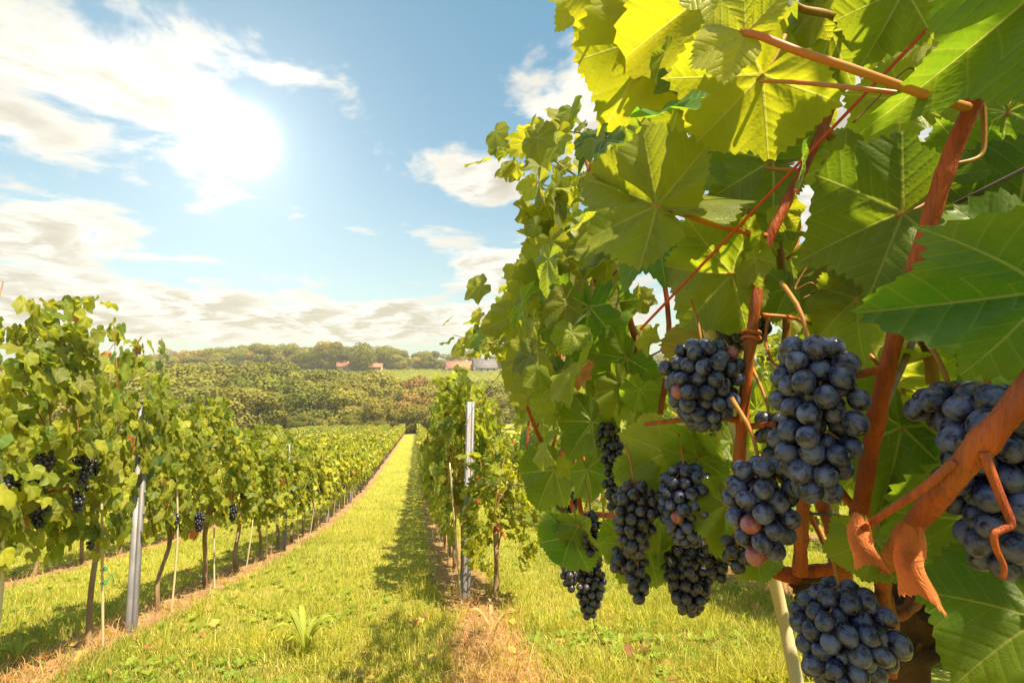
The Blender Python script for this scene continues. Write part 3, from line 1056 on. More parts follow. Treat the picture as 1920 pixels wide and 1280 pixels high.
def house(px, y, lx, ly, hw, hr, roofm, label, rz):
    az_, _ = azel(px, 690)
    x = y * math.tan(az_)
    t = thing('house', (x, y, float(gz(x, y))), label, 'house', None, rz)
    b = MB()
    box_to(b, (-lx / 2, -ly / 2, -.6), (lx / 2, ly / 2, hw))
    for s in (-1, 1):
        xx = s * lx / 2
        b.add([(xx, -ly / 2, hw), (xx, ly / 2, hw), (xx, 0, hw + hr)], [(0, 1, 2) if s > 0 else (1, 0, 2)])
    obj('wall', b.build('wall', M_PLAST), t)
    b = MB()
    e, th, k = .5, .22, hr / (ly / 2)
    for s in (-1, 1):
        y1, z1 = s * (ly / 2 + e), hw - e * k
        V = [(-lx / 2 - e, 0, hw + hr + .02), (lx / 2 + e, 0, hw + hr + .02), (lx / 2 + e, y1, z1 + .02), (-lx / 2 - e, y1, z1 + .02)]
        V += [(v[0], v[1], v[2] + th) for v in V]
        b.add(V, [(0, 1, 2, 3), (7, 6, 5, 4), (0, 4, 5, 1), (1, 5, 6, 2), (2, 6, 7, 3), (3, 7, 4, 0)])
    rf = obj('roof', b.build('roof', roofm), t)
    b = MB()
    box_to(b, (lx * .18, ly * .08, hw + hr * .5), (lx * .18 + .8, ly * .08 + .7, hw + hr + .9))
    obj('chimney', b.build('chimney', M_PLAST), rf)
    for i in range(3):
        xx = -lx / 2 + lx * (i + .75) / 3.4
        b = MB()
        box_to(b, (xx, -ly / 2 - .05, hw * .35), (xx + 1.0, -ly / 2 + .1, hw * .35 + 1.3))
        f = obj('window', b.build('window', M_PLAST), t)
        b = MB()
        box_to(b, (xx + .1, -ly / 2 - .08, hw * .35 + .1), (xx + .9, -ly / 2 - .053, hw * .35 + 1.2))
        obj('pane', b.build('pane', M_GLASS), f)


house(656, 274, 12, 9, 2.9, 2.9, M_TILE, 'long low house with orange tiled roof half hidden by the round tree', .15)
house(703, 277, 8, 7, 2.4, 2.4, M_TILE, 'small orange roof showing right of the round tree trunk', -.2)
house(864, 272, 15, 10, 2.2, 3.4, M_TILE, 'broad house with orange tiled roof left of the grey roof', .1)
house(908, 268, 11, 9, 2.8, 4.2, M_SLATE, 'house with steep grey roof beside the vines', .12)

# ------------------------------------------------------------------ grass, straw, weeds
rgz = np.random.default_rng(31)


def sample_ground(n, y0, y1, pw):
    y = y0 * (1 - rgz.random(n) * (1 - (y0 / y1) ** pw)) ** (-1 / pw)
    xl, xr = -y * .70 - .6, y * 1.38 + .5
    # more of the sampling where the camera sees far left than far right
    x = xl + rgz.random(n) * (xr - xl)
    return x, y


def row_dist(x):
    return np.abs(((x - ROW_R) / PITCH_ROW + .5) % 1 - .5) * PITCH_ROW


def blades(x, y, h, wd, lean, colr, seg2):
    n = len(x)
    an = rgz.uniform(0, 6.28, n)
    dx, dy = np.cos(an), np.sin(an)
    la = rgz.uniform(0, 6.28, n)
    lx, ly = np.cos(la) * lean * h, np.sin(la) * lean * h
    z = gz(x, y)
    b = np.stack([x, y, z - .004], -1)
    side = np.stack([dx, dy, np.zeros(n)], -1) * (wd / 2)[:, None]
    top = b + np.stack([lx, ly, h * np.sqrt(np.clip(1 - np.minimum(lean, .98) ** 2, .02, 1))], -1)
    if seg2:
        mid = b + np.stack([lx * .30, ly * .30, h * .60 * np.sqrt(np.clip(1 - np.minimum(lean, .98) ** 2 * .5, .1, 1))], -1)
        V = np.stack([b - side, b + side, mid + side * .8, mid - side * .8, top], 1).reshape(-1, 3)
        o = (np.arange(n) * 5)[:, None]
        return V, [o + np.array([[0, 1, 2, 3]])], [o + np.array([[3, 2, 4]])], np.repeat(colr, 5, 0)
    V = np.stack([b - side, b + side, top], 1).reshape(-1, 3)
    o = (np.arange(n) * 3)[:, None]
    return V, [], [o + np.array([[0, 1, 2]])], np.repeat(colr, 3, 0)


def grass(name, n, y0, y1, pw, hh, seg2, soil, lab):
    x, y = sample_ground(n, y0, y1, pw)
    rd = row_dist(x) + .10 * wav(x, y, 5, 3)
    keep = (rgz.random(n) < np.clip((rd - .13) / .16, .12, 1)) if not soil else (rgz.random(n) < np.clip((.34 - rd) / .2, 0.0, 1))
    x, y, rd = x[keep], y[keep], rd[keep]
    n = len(x)
    patch = wav(x, y, 1.4, 11)
    pt2 = wav(x, y, 4.5, 12)
    if soil:
        c0, c1 = np.array([.66, .43, .19]), np.array([.40, .22, .09])
        h = rgz.uniform(.03, .16, n)
        lean = rgz.uniform(.6, 1.0, n)
        wd = rgz.uniform(.002, .0045, n) * np.maximum(1, y / 5)
        f = rgz.random(n)[:, None]
        col = c0 * f + c1 * (1 - f)
    else:
        f = np.clip(.5 + .5 * patch + .35 * pt2 + rgz.normal(0, .22, n), 0, 1)[:, None]
        col = np.array([.19, .25, .03]) * (1 - f) + np.array([.46, .44, .06]) * f
        dry = rgz.random(n) < .08 + .22 * (pt2 < -.35)
        col[dry] = np.array([.70, .52, .20]) * rgz.uniform(.7, 1.1, (dry.sum(), 1))
        h = hh * rgz.uniform(.45, 1.3, n) * (1 + .6 * np.clip(pt2, -.8, 1.3)) * np.where(rgz.random(n) < .06, 1.7, 1)
        tr = np.exp(-((np.abs(((x + .76) / PITCH_ROW + .5) % 1 - .5) * PITCH_ROW - .52) / .15) ** 2) * np.clip(.7 + .5 * pt2, 0, 1)
        h = h * (1 - .5 * tr)
        col = col * (1 - .28 * tr[:, None]) + np.array([.40, .30, .10]) * (.28 * tr[:, None])
        lean = np.clip(rgz.normal(.55, .25, n), 0, .97)
        wd = rgz.uniform(.0028, .0062, n) * np.maximum(1, y / 5.0)
    col = np.c_[col * rgz.uniform(.75, 1.2, (n, 1)), np.ones(n)]
    V, q, t3, K = blades(x, y, h, wd, lean, col, seg2)
    F = [a.reshape(-1, a.shape[-1]) for a in t3 + q]
    tag(obj(name, mesh(name, V, F, M_BLADE, None, K)), lab, 'grass', None, 'stuff')


grass('grass', 210000, 2.1, 8.5, .9, .068, True, False, 'short sunlit yellow-green grass of the path close by')
grass('far_grass', 210000, 8.5, 62, 1.0, .085, False, False, 'sunlit grass of the path and lanes farther down the slope')
grass('dry_grass', 60000, 2.1, 22, 1.2, .08, True, True, 'dry straw and dead grass on the bare strips under the vines')

# broad-leaved weeds in the sward
nw = 2600
x, y = sample_ground(nw, 2.1, 16, 1.1)
k = (row_dist(x) > .22) & (wav(x, y, 1.7, 21) > -.15)
x, y = x[k], y[k]
pos, nor, tip, sz, col = [], [], [], [], []
for xx, yy in zip(x, y):
    m = int(rgz.integers(5, 10))
    s = rgz.uniform(.014, .031)
    c = np.array([.17, .26, .025]) * (1 - (f := rgz.random())) + np.array([.30, .34, .035]) * f
    an = rgz.uniform(0, 6.28) + np.arange(m) * 2.4
    up = rgz.uniform(.15, 1.0, m)
    d = np.stack([np.cos(an), np.sin(an), up], -1)
    pos.append(np.array([xx, yy, float(gz(xx, yy)) + .012]) + d * s * .5)
    nor.append(np.stack([-np.cos(an) * up, -np.sin(an) * up, np.ones(m)], -1))
    tip.append(d)
    sz.append(np.full(m, s) * rgz.uniform(.7, 1.3, m))
    col.append(np.tile(np.r_[c, 1], (m, 1)))
OV = np.array([(0, -1, 0), (.34, -.45, .06), (.42, .15, .05), (.24, .7, 0), (0, 1, -.12), (-.24, .7, 0), (-.42, .15, .05), (-.34, -.45, .06), (0, 0, -.03)], float)
OF = np.array([(8, i, (i + 1) % 8) for i in range(8)])
V, F, U, K = place_leaves([(OV, OF, OV[:, :2])], np.concatenate(pos), np.concatenate(nor), np.concatenate(tip), np.concatenate(sz), np.concatenate(col), rgz)
tag(obj('weeds', mesh('weeds', V, F, M_BLADE, U, K, True)), 'low broad-leaved weeds mixed through the grass', 'weeds', None, 'stuff')


def leafy_weed(px, py, h, n, label, colr, narrow=.3):
    q = P(px, py, 1.0) - CAM
    tt = np.linspace(.5, 60, 4000)
    pts = CAM + tt[:, None] * q
    i = np.argmax(pts[:, 2] < gz(pts[:, 0], pts[:, 1]))
    g = pts[i]
    b = MB()
    for k in range(n):
        an = k * 2.4 + rgz.uniform(-.4, .4)
        L = h * rgz.uniform(.6, 1.1)
        d = np.array([math.cos(an), math.sin(an), 0])
        s = np.array([-d[1], d[0], 0])
        sp = smooth_path([(0, 0, -.01), d * L * .18 + (0, 0, L * .5), d * L * .45 + (0, 0, L * .85), d * L * .75 + (0, 0, L * .80)], 9)
        ww = L * narrow * np.array([.12, .2, .45, .8, 1, .9, .7, .4, .03]) / 2
        V = np.concatenate([sp - s * ww[:, None] + (0, 0, .01), sp, sp + s * ww[:, None] + (0, 0, .01)])
        F = [(i, i + 1, i + 10, i + 9) for i in range(8)] + [(i + 9, i + 10, i + 19, i + 18) for i in range(8)]
        b.add(V, F, None, np.r_[np.array(colr) * rgz.uniform(.8, 1.2), 1])
    o = obj('leafy_weed', b.build('leafy_weed', M_BLADE, True), None, tuple(g))
    tag(o, label, 'weed')


leafy_weed(572, 1232, .25, 15, 'tall pale-leaved weed rising from the grass in the middle of the path', (.30, .34, .05), .13)
leafy_weed(30, 1250, .17, 8, 'broad pale weed at the lower left corner', (.32, .36, .05), .25)
leafy_weed(925, 1200, .20, 7, 'straw-pale dead weed stalk on the bare strip before the post', (.50, .38, .16), .1)

# fallen leaves on the strips and in the sward
nl = 260
x, y = sample_ground(nl * 3, 2.2, 14, 1.1)
k = row_dist(x) < .75
x, y = x[k][:nl], y[k][:nl]
n = len(x)
cl = np.where(rgz.random(n)[:, None] < .5, np.array([[.34, .17, .06]]), np.array([[.45, .33, .08]])) * rgz.uniform(.6, 1.2, (n, 1))
V, F, U, K = place_leaves(LOWL, np.stack([x, y, gz(x, y) + rgz.uniform(.012, .05, n)], -1), np.stack([rgz.normal(0, .4, n), rgz.normal(0, .4, n), np.ones(n)], -1), rgz.normal(0, 1, (n, 3)), rgz.uniform(.02, .045, n), np.c_[cl, np.ones(n)], rgz)
tag(obj('leaf_litter', mesh('leaf_litter', V, F, M_BLADE, U, K)), 'brown and yellow fallen vine leaves scattered along the rows', 'leaves', None, 'stuff')

# ------------------------------------------------------------------ the near vine: wood
NV = np.array([ROW_R, .42, float(gz(ROW_R, .42))])
near = thing('grapevine', tuple(NV), 'near grapevine filling the right of the view, with big leaves, orange canes and heavy bunches', 'grapevine')
rh = np.random.default_rng(99)


def nv(o):
    return o


def PP(l):
    return [P(*q) for q in l]


def near_tube(name, l, r0, r1, m, seg=9, rough=0.0, n=18, label=None):
    if r0 > .004:
        r0, r1 = r0 * .9, r1 * .9
    cane = name in ('cane', 'fruiting_arm') and r0 > .003
    o = tube_obj(name, PP(l), [r0, r1], m, near, seg, rough, NV, n * 4 if cane else n, .085 if cane else 0)
    if label:
        o['label'] = label
    return o


foot = NV + (0, 0, -.05)
# old trunk: gnarled, from the ground up to two heads
b = MB()
tp = smooth_path([foot, foot * .6 + P(1690, 1300, .52) * .4, P(1690, 1290, .50), P(1700, 1215, .50), P(1722, 1130, .51), P(1728, 1085, .52)], 40)
k = np.linspace(0, 1, 40)
tube_to(b, tp, (.026 + .006 * np.sin(k * 37) + .004 * np.sin(k * 71)) * np.interp(k, [0, .8, .9, 1], [1.1, .85, .8, .45]), 16, None, .16)
for q in range(16):                                   # shreds of bark
    c = tp[int(rh.integers(20, 39))]
    d = nrm(rh.normal(0, 1, 3))
    tube_to(b, smooth_path([c + d * .018, c + d * .026 + (0, 0, .02), c + d * .031 + (0, 0, .05 * rh.uniform(.5, 1.2))], 5), np.array([.003, .003, .0025, .002, .001]), 4, None, .3)
obj('trunk', b.build('trunk', M_BARK, True, NV), near)

near_tube('cane', [(1608, 985, .42), (1622, 900, .405), (1640, 800, .39), (1665, 685, .38), (1692, 585, .37), (1732, 450, .36), (1782, 295, .35), (1838, 165, .34), (1875, 60, .34), (1890, -60, .35)], .0068, .0056, M_CANE, 12, .03, 40)
near_tube('cane', [(1385, 870, .55), (1393, 780, .55), (1405, 660, .55), (1418, 560, .55), (1434, 470, .56), (1470, 390, .56), (1520, 290, .57), (1555, 210, .57), (1590, 110, .58), (1625, -30, .6)], .0066, .0050, M_CANE, 10, .03, 36)
near_tube('cane', [(1960, 690, .25), (1900, 765, .255), (1830, 845, .265), (1760, 930, .28), (1700, 1000, .31), (1662, 1062, .37), (1655, 1120, .42), (1664, 1180, .45)], .0068, .0060, M_CANE, 14, .03, 24, 'thick orange cane slanting across the lower right corner')
near_tube('cane', [(1500, 1075, .58), (1502, 1000, .57), (1508, 930, .56), (1520, 850, .56)], .0085, .0060, M_CANE, 10, .05)
near_tube('cane', [(1600, 1130, .60), (1585, 1080, .59), (1560, 1000, .58), (1540, 940, .58), (1530, 880, .58)], .0085, .0055, M_CANE, 10, .05)
near_tube('cane', [(1575, 1075, .62), (1545, 1010, .62), (1515, 960, .62)], .0055, .0045, M_CANE, 8, .05)
near_tube('fruiting_arm', [(1505, 1072, .60), (1530, 1070, .59), (1560, 1066, .58), (1610, 1062, .57), (1670, 1085, .54)], .0070, .0080, M_CANE, 10, .06)
near_tube('cane', [(1668, 1265, .45), (1672, 1200, .45), (1662, 1120, .45), (1648, 1080, .46), (1630, 1000, .47)], .0062, .0058, M_CANE, 10, .04)
near_tube('cane', [(1672, 1155, .46), (1695, 1148, .47), (1722, 1120, .49)], .0052, .0060, M_CANE, 8, .04)
near_tube('cane', [(1625, 985, .50), (1600, 950, .50), (1570, 915, .50), (1550, 890, .5)], .0050, .0040, M_CANE, 8, .04)
near_tube('cane', [(1470, 720, .66), (1475, 600, .66), (1468, 520, .66), (1440, 330, .67), (1405, 180, .68), (1370, 40, .7), (1360, -40, .7)], .0060, .0035, M_CANE2, 8, .03)
near_tube('cane', [(1750, 720, .52), (1738, 640, .52), (1728, 590, .52)], .0062, .0058, M_CANE2, 8, .03)
near_tube('cane', [(1560, 500, .60), (1640, 470, .55), (1690, 400, .52), (1720, 360, .5)], .0062, .0038, M_CANE2, 8)
near_tube('cane', [(1190, 630, .95), (1165, 550, .96), (1140, 470, .98), (1120, 380, 1.0), (1100, 300, 1.03)], .0070, .0050, M_CANE, 8)
near_tube('cane', [(1200, 800, 1.0), (1195, 720, .98), (1190, 625, .96)], .0065, .0060, M_CANE2, 8)
near_tube('cane', [(1560, 260, .58), (1500, 170, .60), (1440, 100, .62), (1400, 40, .63)], .0050, .0035, M_CANE2, 8)
near_tube('cane', [(1600, 60, .56), (1560, 30, .52), (1500, 15, .5), (1460, -20, .5)], .0045, .0032, M_CANE2, 8)
near_tube('cane', [(1640, 800, .395), (1690, 690, .5), (1720, 620, .55)], .003, .0035, M_CANE2, 8)
near_tube('lateral_shoot', [(1668, 690, .38), (1640, 695, .375), (1600, 705, .37), (1565, 720, .37)], .0035, .0022, M_CANE, 8)
near_tube('lateral_shoot', [(1393, 790, .55), (1350, 783, .56), (1280, 787, .58), (1210, 795, .62)], .0042, .0024, M_CANE, 8)
near_tube('lateral_shoot', [(1395, 800, .55), (1430, 797, .52), (1450, 795, .5)], .0035, .0028, M_CANE, 8)
near_tube('tendril', [(1845, 848, .258), (1862, 895, .255), (1882, 945, .252), (1896, 982, .25), (1880, 992, .25), (1864, 1002, .25), (1868, 1030, .25), (1882, 1060, .25), (1880, 1085, .25)], .0022, .0012, M_CANE, 8, 0, 30)
near_tube('tendril', [(1440, 595, .54), (1436, 640, .53), (1450, 680, .5), (1478, 690, .46)], .0016, .0010, M_CANE, 6, 0, 20)
near_tube('tendril', [(1540, 460, .55), (1490, 540, .55), (1520, 530, .54), (1530, 545, .54), (1505, 560, .54)], .0013, .0008, M_CANE2, 6, 0, 24)
near_tube('tendril', [(1842, 190, .35), (1845, 240, .35), (1840, 290, .35), (1800, 305, .35), (1788, 303, .35)], .0020, .0010, M_CANE2, 6, 0, 24)
for l in ([(1600, 230, .55), (1640, 190, .55), (1700, 130, .55), (1725, 140, .55)], [(1290, 270, .8), (1240, 300, .85), (1250, 360, .85)], [(1560, 700, .6), (1640, 610, .55), (1700, 560, .6)],
          [(1480, 700, .7), (1550, 620, .72), (1600, 600, .7)], [(1060, 400, 1.2), (1030, 440, 1.2), (1075, 470, 1.2)], [(1160, 470, 1.0), (1250, 380, .9), (1320, 330, .9)]):
    near_tube('tendril', l, .0012, .0008, M_CANE2, 6, 0, 16)
near_tube('dry_twig', [(1112, 1150, 1.06), (1116, 1180, 1.06), (1130, 1205, 1.05), (1136, 1216, 1.05)], .0010, .0008, M_BARK, 5)
# knots of twine round the middle cane
b = MB()
for z in (622, 633):
    c = P(1408, z, .55)
    an = np.linspace(0, 2 * np.pi, 18)
    tube_to(b, c + .0088 * np.cos(an)[:, None] * RT + .0088 * np.sin(an)[:, None] * FW + .0014 * np.sin(2 * an)[:, None] * UP, .0018, 5)
obj('twine_knot', b.build('twine_knot', M_PETI, True, NV), near)

# straight red binding twine and the leaning stakes
o = tube_obj('red_twine', PP([(1738, 55, .44), (1480, 325, .49), (1200, 618, .58)]), [.0015, .0015], M_TWINE, None, 6, 0, None, 12)
tag(o, 'taut red binding twine slanting through the leaves of the near vine', 'twine')
o = tube_obj('bamboo_stake', PP([(1302, 525, .66), (1360, 730, .68), (1420, 960, .70), (1462, 1130, .72), (1496, 1285, .69), (1560, 1580, .63), (1640, 1980, .57)]), [.0078, .0088], M_STAKE, None, 10, .04, None, 40)
tag(o, 'pale stake leaning through the near vine beside its bunches', 'stake')

# ------------------------------------------------------------------ the near vine: large leaves
# junction with stalk -> tip (pixel, depth), roll about that line, yellowness, dead, brightness
def hero_leaf(bx, by, bd, tx, ty, td, roll, yel, dead=0.0, bri=.5, proto=None, wide=1.0, label=None, stalk=True, cup=0.0, name='leaf'):
    A, B = P(bx, by, bd), P(tx, ty, td)
    ax = B - A
    L = np.linalg.norm(ax) * (.93 if stalk else .8)
    ty_ = ax / L
    view = nrm(CAM - (A + B) / 2)
    n0 = nrm(view - ty_ * (view @ ty_))
    s0 = np.cross(ty_, n0)
    cr, sr = math.cos(R(roll)), math.sin(R(roll))
    nn = n0 * cr + s0 * sr
    ss_ = np.cross(ty_, nn)
    V, F, U = HERO[proto if proto is not None else int(rh.integers(0, 6))]
    V = V.copy()
    if cup:
        a_ = V[:, 0] * 2.6 * cup + .5 * np.sin(V[:, 1] * 5)
        rc = .30 / cup * (1 + .15 * np.sin(V[:, 1] * 7 + V[:, 0] * 4))
        V[:, 0], V[:, 2] = rc * np.sin(a_) + .12 * np.sin(V[:, 1] * 4), rc * (1 - np.cos(a_)) + .15 * V[:, 1] ** 2
    Wv = A + L * (V[:, :1] * wide * ss_ + V[:, 1:2] * ty_ + V[:, 2:3] * nn)
    col = np.tile([yel, dead, bri, 1.0], (len(V), 1))
    if dead == 0:
        col[:, 0] = np.clip(yel + .10 * np.sin(U[:, 0] * 4 + bx) + .08 * (np.hypot(U[:, 0], U[:, 1]) > .75), 0, 1)
    o = obj(name, mesh('leaf', Wv - NV, F, M_LEAF, U, col, True), near)
    if label:
        o['label'] = label
    if stalk:
        e = A - ty_ * L * rh.uniform(.25, .45) - view * L * .30 + np.array([0, 0, 1]) * L * rh.uniform(-.1, .25)
        k = obj('leaf_stalk', None or tube_mesh(smooth_path([A + ty_ * .004, A - ty_ * L * .15 - view * L * .08, e], 9) - NV, np.linspace(.0016, .0022, 9) * max(.7, min(1.2, bd / .5))), o)
    return o


def tube_mesh(p, rr, m=None):
    b = MB()
    tube_to(b, p, rr, 7)
    return b.build('leaf_stalk', m or M_PETI, True)


HL = [
    (1398, 62, .345, 1300, 20, .36, 20, .9, 0, .8, {'wide': 1.0}),
    # bx, by, bd, tx, ty, td, roll, yel, dead, bri, kw
    (1352, -30, .52, 1168, 98, .56, 10, .95, 0, .75, {}),
    (1205, -15, .62, 1072, 112, .66, 25, 1.0, 0, .8, {}),
    (1130, 60, .64, 1100, 135, .66, -30, 1.0, 0, .9, {}),
    (1095, -10, .66, 1043, 38, .66, 30, 1.0, 0, .7, {}),
    (1222, 70, .60, 1158, 235, .62, -15, .92, 0, .65, {}),
    (1428, 140, .46, 1300, 285, .50, -8, .80, 0, .75, {}),
    (1310, 110, .60, 1245, 242, .63, 20, .75, 0, .5, {}),
    (1232, 386, .52, 1092, 325, .55, 8, .62, 0, .55, {'wide': 1.0}),
    (1245, 380, .55, 1318, 318, .6, -30, .5, 0, .35, {}),
    (1450, 300, .62, 1310, 262, .64, 20, .40, 0, .3, {}),
    (1372, 513, .58, 1228, 512, .62, -10, .50, 0, .55, {}),
    (1400, 400, .64, 1290, 440, .66, 25, .55, 0, .5, {}),
    (1692, 400, .42, 1500, 470, .45, 12, .28, 0, .35, {'wide': 1.0}),
    (1968, -40, .30, 1742, 188, .31, -18, .10, 0, .7, {'wide': .6}),
    (1905, 420, .42, 1672, 470, .46, 15, .12, 0, .25, {}),
    (1830, 300, .46, 1700, 300, .5, -25, .22, 0, .3, {}),
    (1965, 545, .29, 1655, 592, .29, -8, .06, 0, .75, {'wide': .62, 'proto': 2}),
    (1960, 500, .34, 1862, 680, .31, 5, .06, 0, .7, {'wide': .9}),
    (1694, 478, .52, 1530, 560, .54, 22, .55, .25, .4, {}),
    (1608, 560, .50, 1590, 684, .50, 55, .40, 0, .65, {}),
    (1695, -20, .44, 1632, 118, .46, -12, .45, 0, .45, {}),
    (1560, 60, .56, 1500, 190, .6, 30, .55, 0, .5, {}),
    (1690, 190, .58, 1590, 260, .6, 10, .5, 0, .6, {}),
    (1480, 480, .66, 1400, 590, .68, -20, .45, 0, .5, {}),
    (1585, 300, .60, 1500, 330, .62, 10, .45, 0, .5, {}),
    (1105, 575, .98, 1080, 690, .98, 12, .10, 0, .75, {'wide': 1.0}),
    (1175, 672, .92, 1118, 728, .92, -15, .15, 0, .5, {'wide': 1.1}),
    (1335, 672, .72, 1236, 625, .74, 22, .45, .22, .45, {}),
    (1170, 725, .90, 1135, 790, .9, 35, .45, 0, .6, {}),
    (1200, 730, .90, 1215, 800, .9, -20, .35, 0, .55, {}),
    (1248, 848, .74, 1160, 892, .74, 8, .62, 0, .75, {'wide': 1.05}),
    (1308, 858, .70, 1246, 905, .70, -18, .35, 0, .85, {}),
    (1300, 820, .70, 1318, 880, .72, 30, .4, 0, .8, {}),
    (1200, 882, .76, 1190, 944, .76, 15, .3, 0, .8, {}),
    (1172, 1004, .80, 1150, 1066, .80, -8, .30, 0, .85, {'wide': 1.0}),
    (1072, 1004, .95, 1045, 1075, .95, 10, .05, 0, .6, {'wide': 1.0}),
    (1085, 985, .93, 1110, 1050, .92, 50, .45, 0, .6, {}),
    (1212, 1022, .76, 1248, 1118, .76, -12, .30, 0, .7, {'wide': .9}),
    (1364, 945, .64, 1352, 1048, .63, 10, .32, 0, .85, {'wide': .85}),
    (1236, 950, .74, 1258, 1045, .74, -45, .5, 0, .7, {}),
    (1416, 1036, .62, 1374, 1084, .62, 25, .22, 0, .7, {}),
    (1640, 1012, .37, 1622, 1108, .37, -5, .30, 0, .9, {'wide': .95}),
    (1960, 985, .40, 1735, 1150, .44, -20, .18, 0, .55, {'wide': .9}),
    (1950, 1160, .38, 1780, 1262, .38, 15, .15, 0, .6, {}),
    (1690, 800, .48, 1668, 975, .46, -22, .18, 0, .45, {'wide': .95}),
    (1700, 800, .50, 1752, 880, .47, 48, .55, 0, .7, {}),
    (1238, 438, .70, 1146, 512, .70, 62, .05, 0, .8, {}),
    (1050, 475, 1.10, 985, 525, 1.12, 15, .70, 0, .5, {}),
    (1035, 415, 1.10, 985, 450, 1.12, -20, .75, 0, .55, {}),
    (1045, 540, 1.08, 990, 610, 1.1, 10, .55, 0, .5, {}),
    (1060, 470, 1.05, 1020, 400, 1.1, 30, .65, 0, .5, {}),
    (1110, 790, .95, 1060, 850, .95, 25, .25, 0, .4, {}),
    (1040, 880, 1.15, 1000, 950, 1.15, 20, .30, 0, .4, {}),
    (1100, 880, 1.0, 1120, 940, 1.0, -30, .2, 0, .6, {}),
    (1660, 700, .56, 1740, 800, .60, 10, .6, 0, .6, {}),
    (1800, 690, .58, 1720, 780, .60, 15, .6, 0, .6, {}),
    (1850, 700, .55, 1800, 770, .58, -15, .5, 0, .6, {}),
    (1580, 640, .62, 1640, 740, .62, -15, .62, 0, .6, {}),
    (1620, 760, .62, 1690, 860, .62, 15, .65, 0, .65, {}),
    (1480, 540, .60, 1440, 600, .6, 30, .3, 0, .5, {}),
    (1890, 210, .5, 1860, 330, .5, 15, .3, 0, .4, {}),
    (1900, 640, .40, 1870, 760, .42, 30, .3, 0, .5, {}),
]
for a in HL:
    hero_leaf(*a[:10], **a[10])
hero_leaf(1618, 992, .30, 1660, 1070, .30, 25, .3, 1.0, 1.0, cup=.75, wide=.62, proto=1, label='folded red dried leaf hanging on an orange stalk', stalk=False, name='dried_leaf')
hero_leaf(1712, 1030, .285, 1752, 1140, .28, 15, .3, 1.0, 1.0, cup=.75, wide=.62, proto=3, label='curled rusty orange dried leaf below the slanting cane', stalk=False, name='dried_leaf')
near_tube('leaf_stalk', [(1790, 865, .268), (1730, 915, .275), (1670, 955, .285), (1618, 990, .30)], .0024, .0018, M_CANE, 8)
near_tube('leaf_stalk', [(1828, 205, .342), (1740, 180, .335), (1600, 130, .33), (1500, 97, .33), (1425, 68, .34), (1395, 62, .345)], .0030, .0022, M_PETI, 10, 0, 20, 'long bright orange-red stalk crossing the upper leaves')
near_tube('leaf_stalk', [(1760, 185, .36), (1600, 165, .38), (1500, 155, .42), (1425, 152, .46)], .0020, .0016, M_PETI, 8)
near_tube('leaf_stalk', [(1436, 442, .56), (1350, 425, .54), (1290, 405, .53), (1232, 388, .52)], .0032, .0026, M_PETI, 8)
near_tube('leaf_stalk', [(1500, 320, .57), (1440, 315, .6), (1445, 302, .62)], .0024, .0018, M_PETI, 8)
near_tube('leaf_stalk', [(1180, 610, .97), (1120, 560, 1.0), (1050, 478, 1.1)], .0026, .0020, M_PETI, 8)
near_tube('leaf_stalk', [(1120, 640, 1.0), (1085, 590, 1.05), (1045, 545, 1.08)], .0024, .0020, M_PETI, 8)
near_tube('leaf_stalk', [(1430, 590, .55), (1500, 600, .56), (1580, 640, .62)], .0022, .0018, M_PETI, 8)

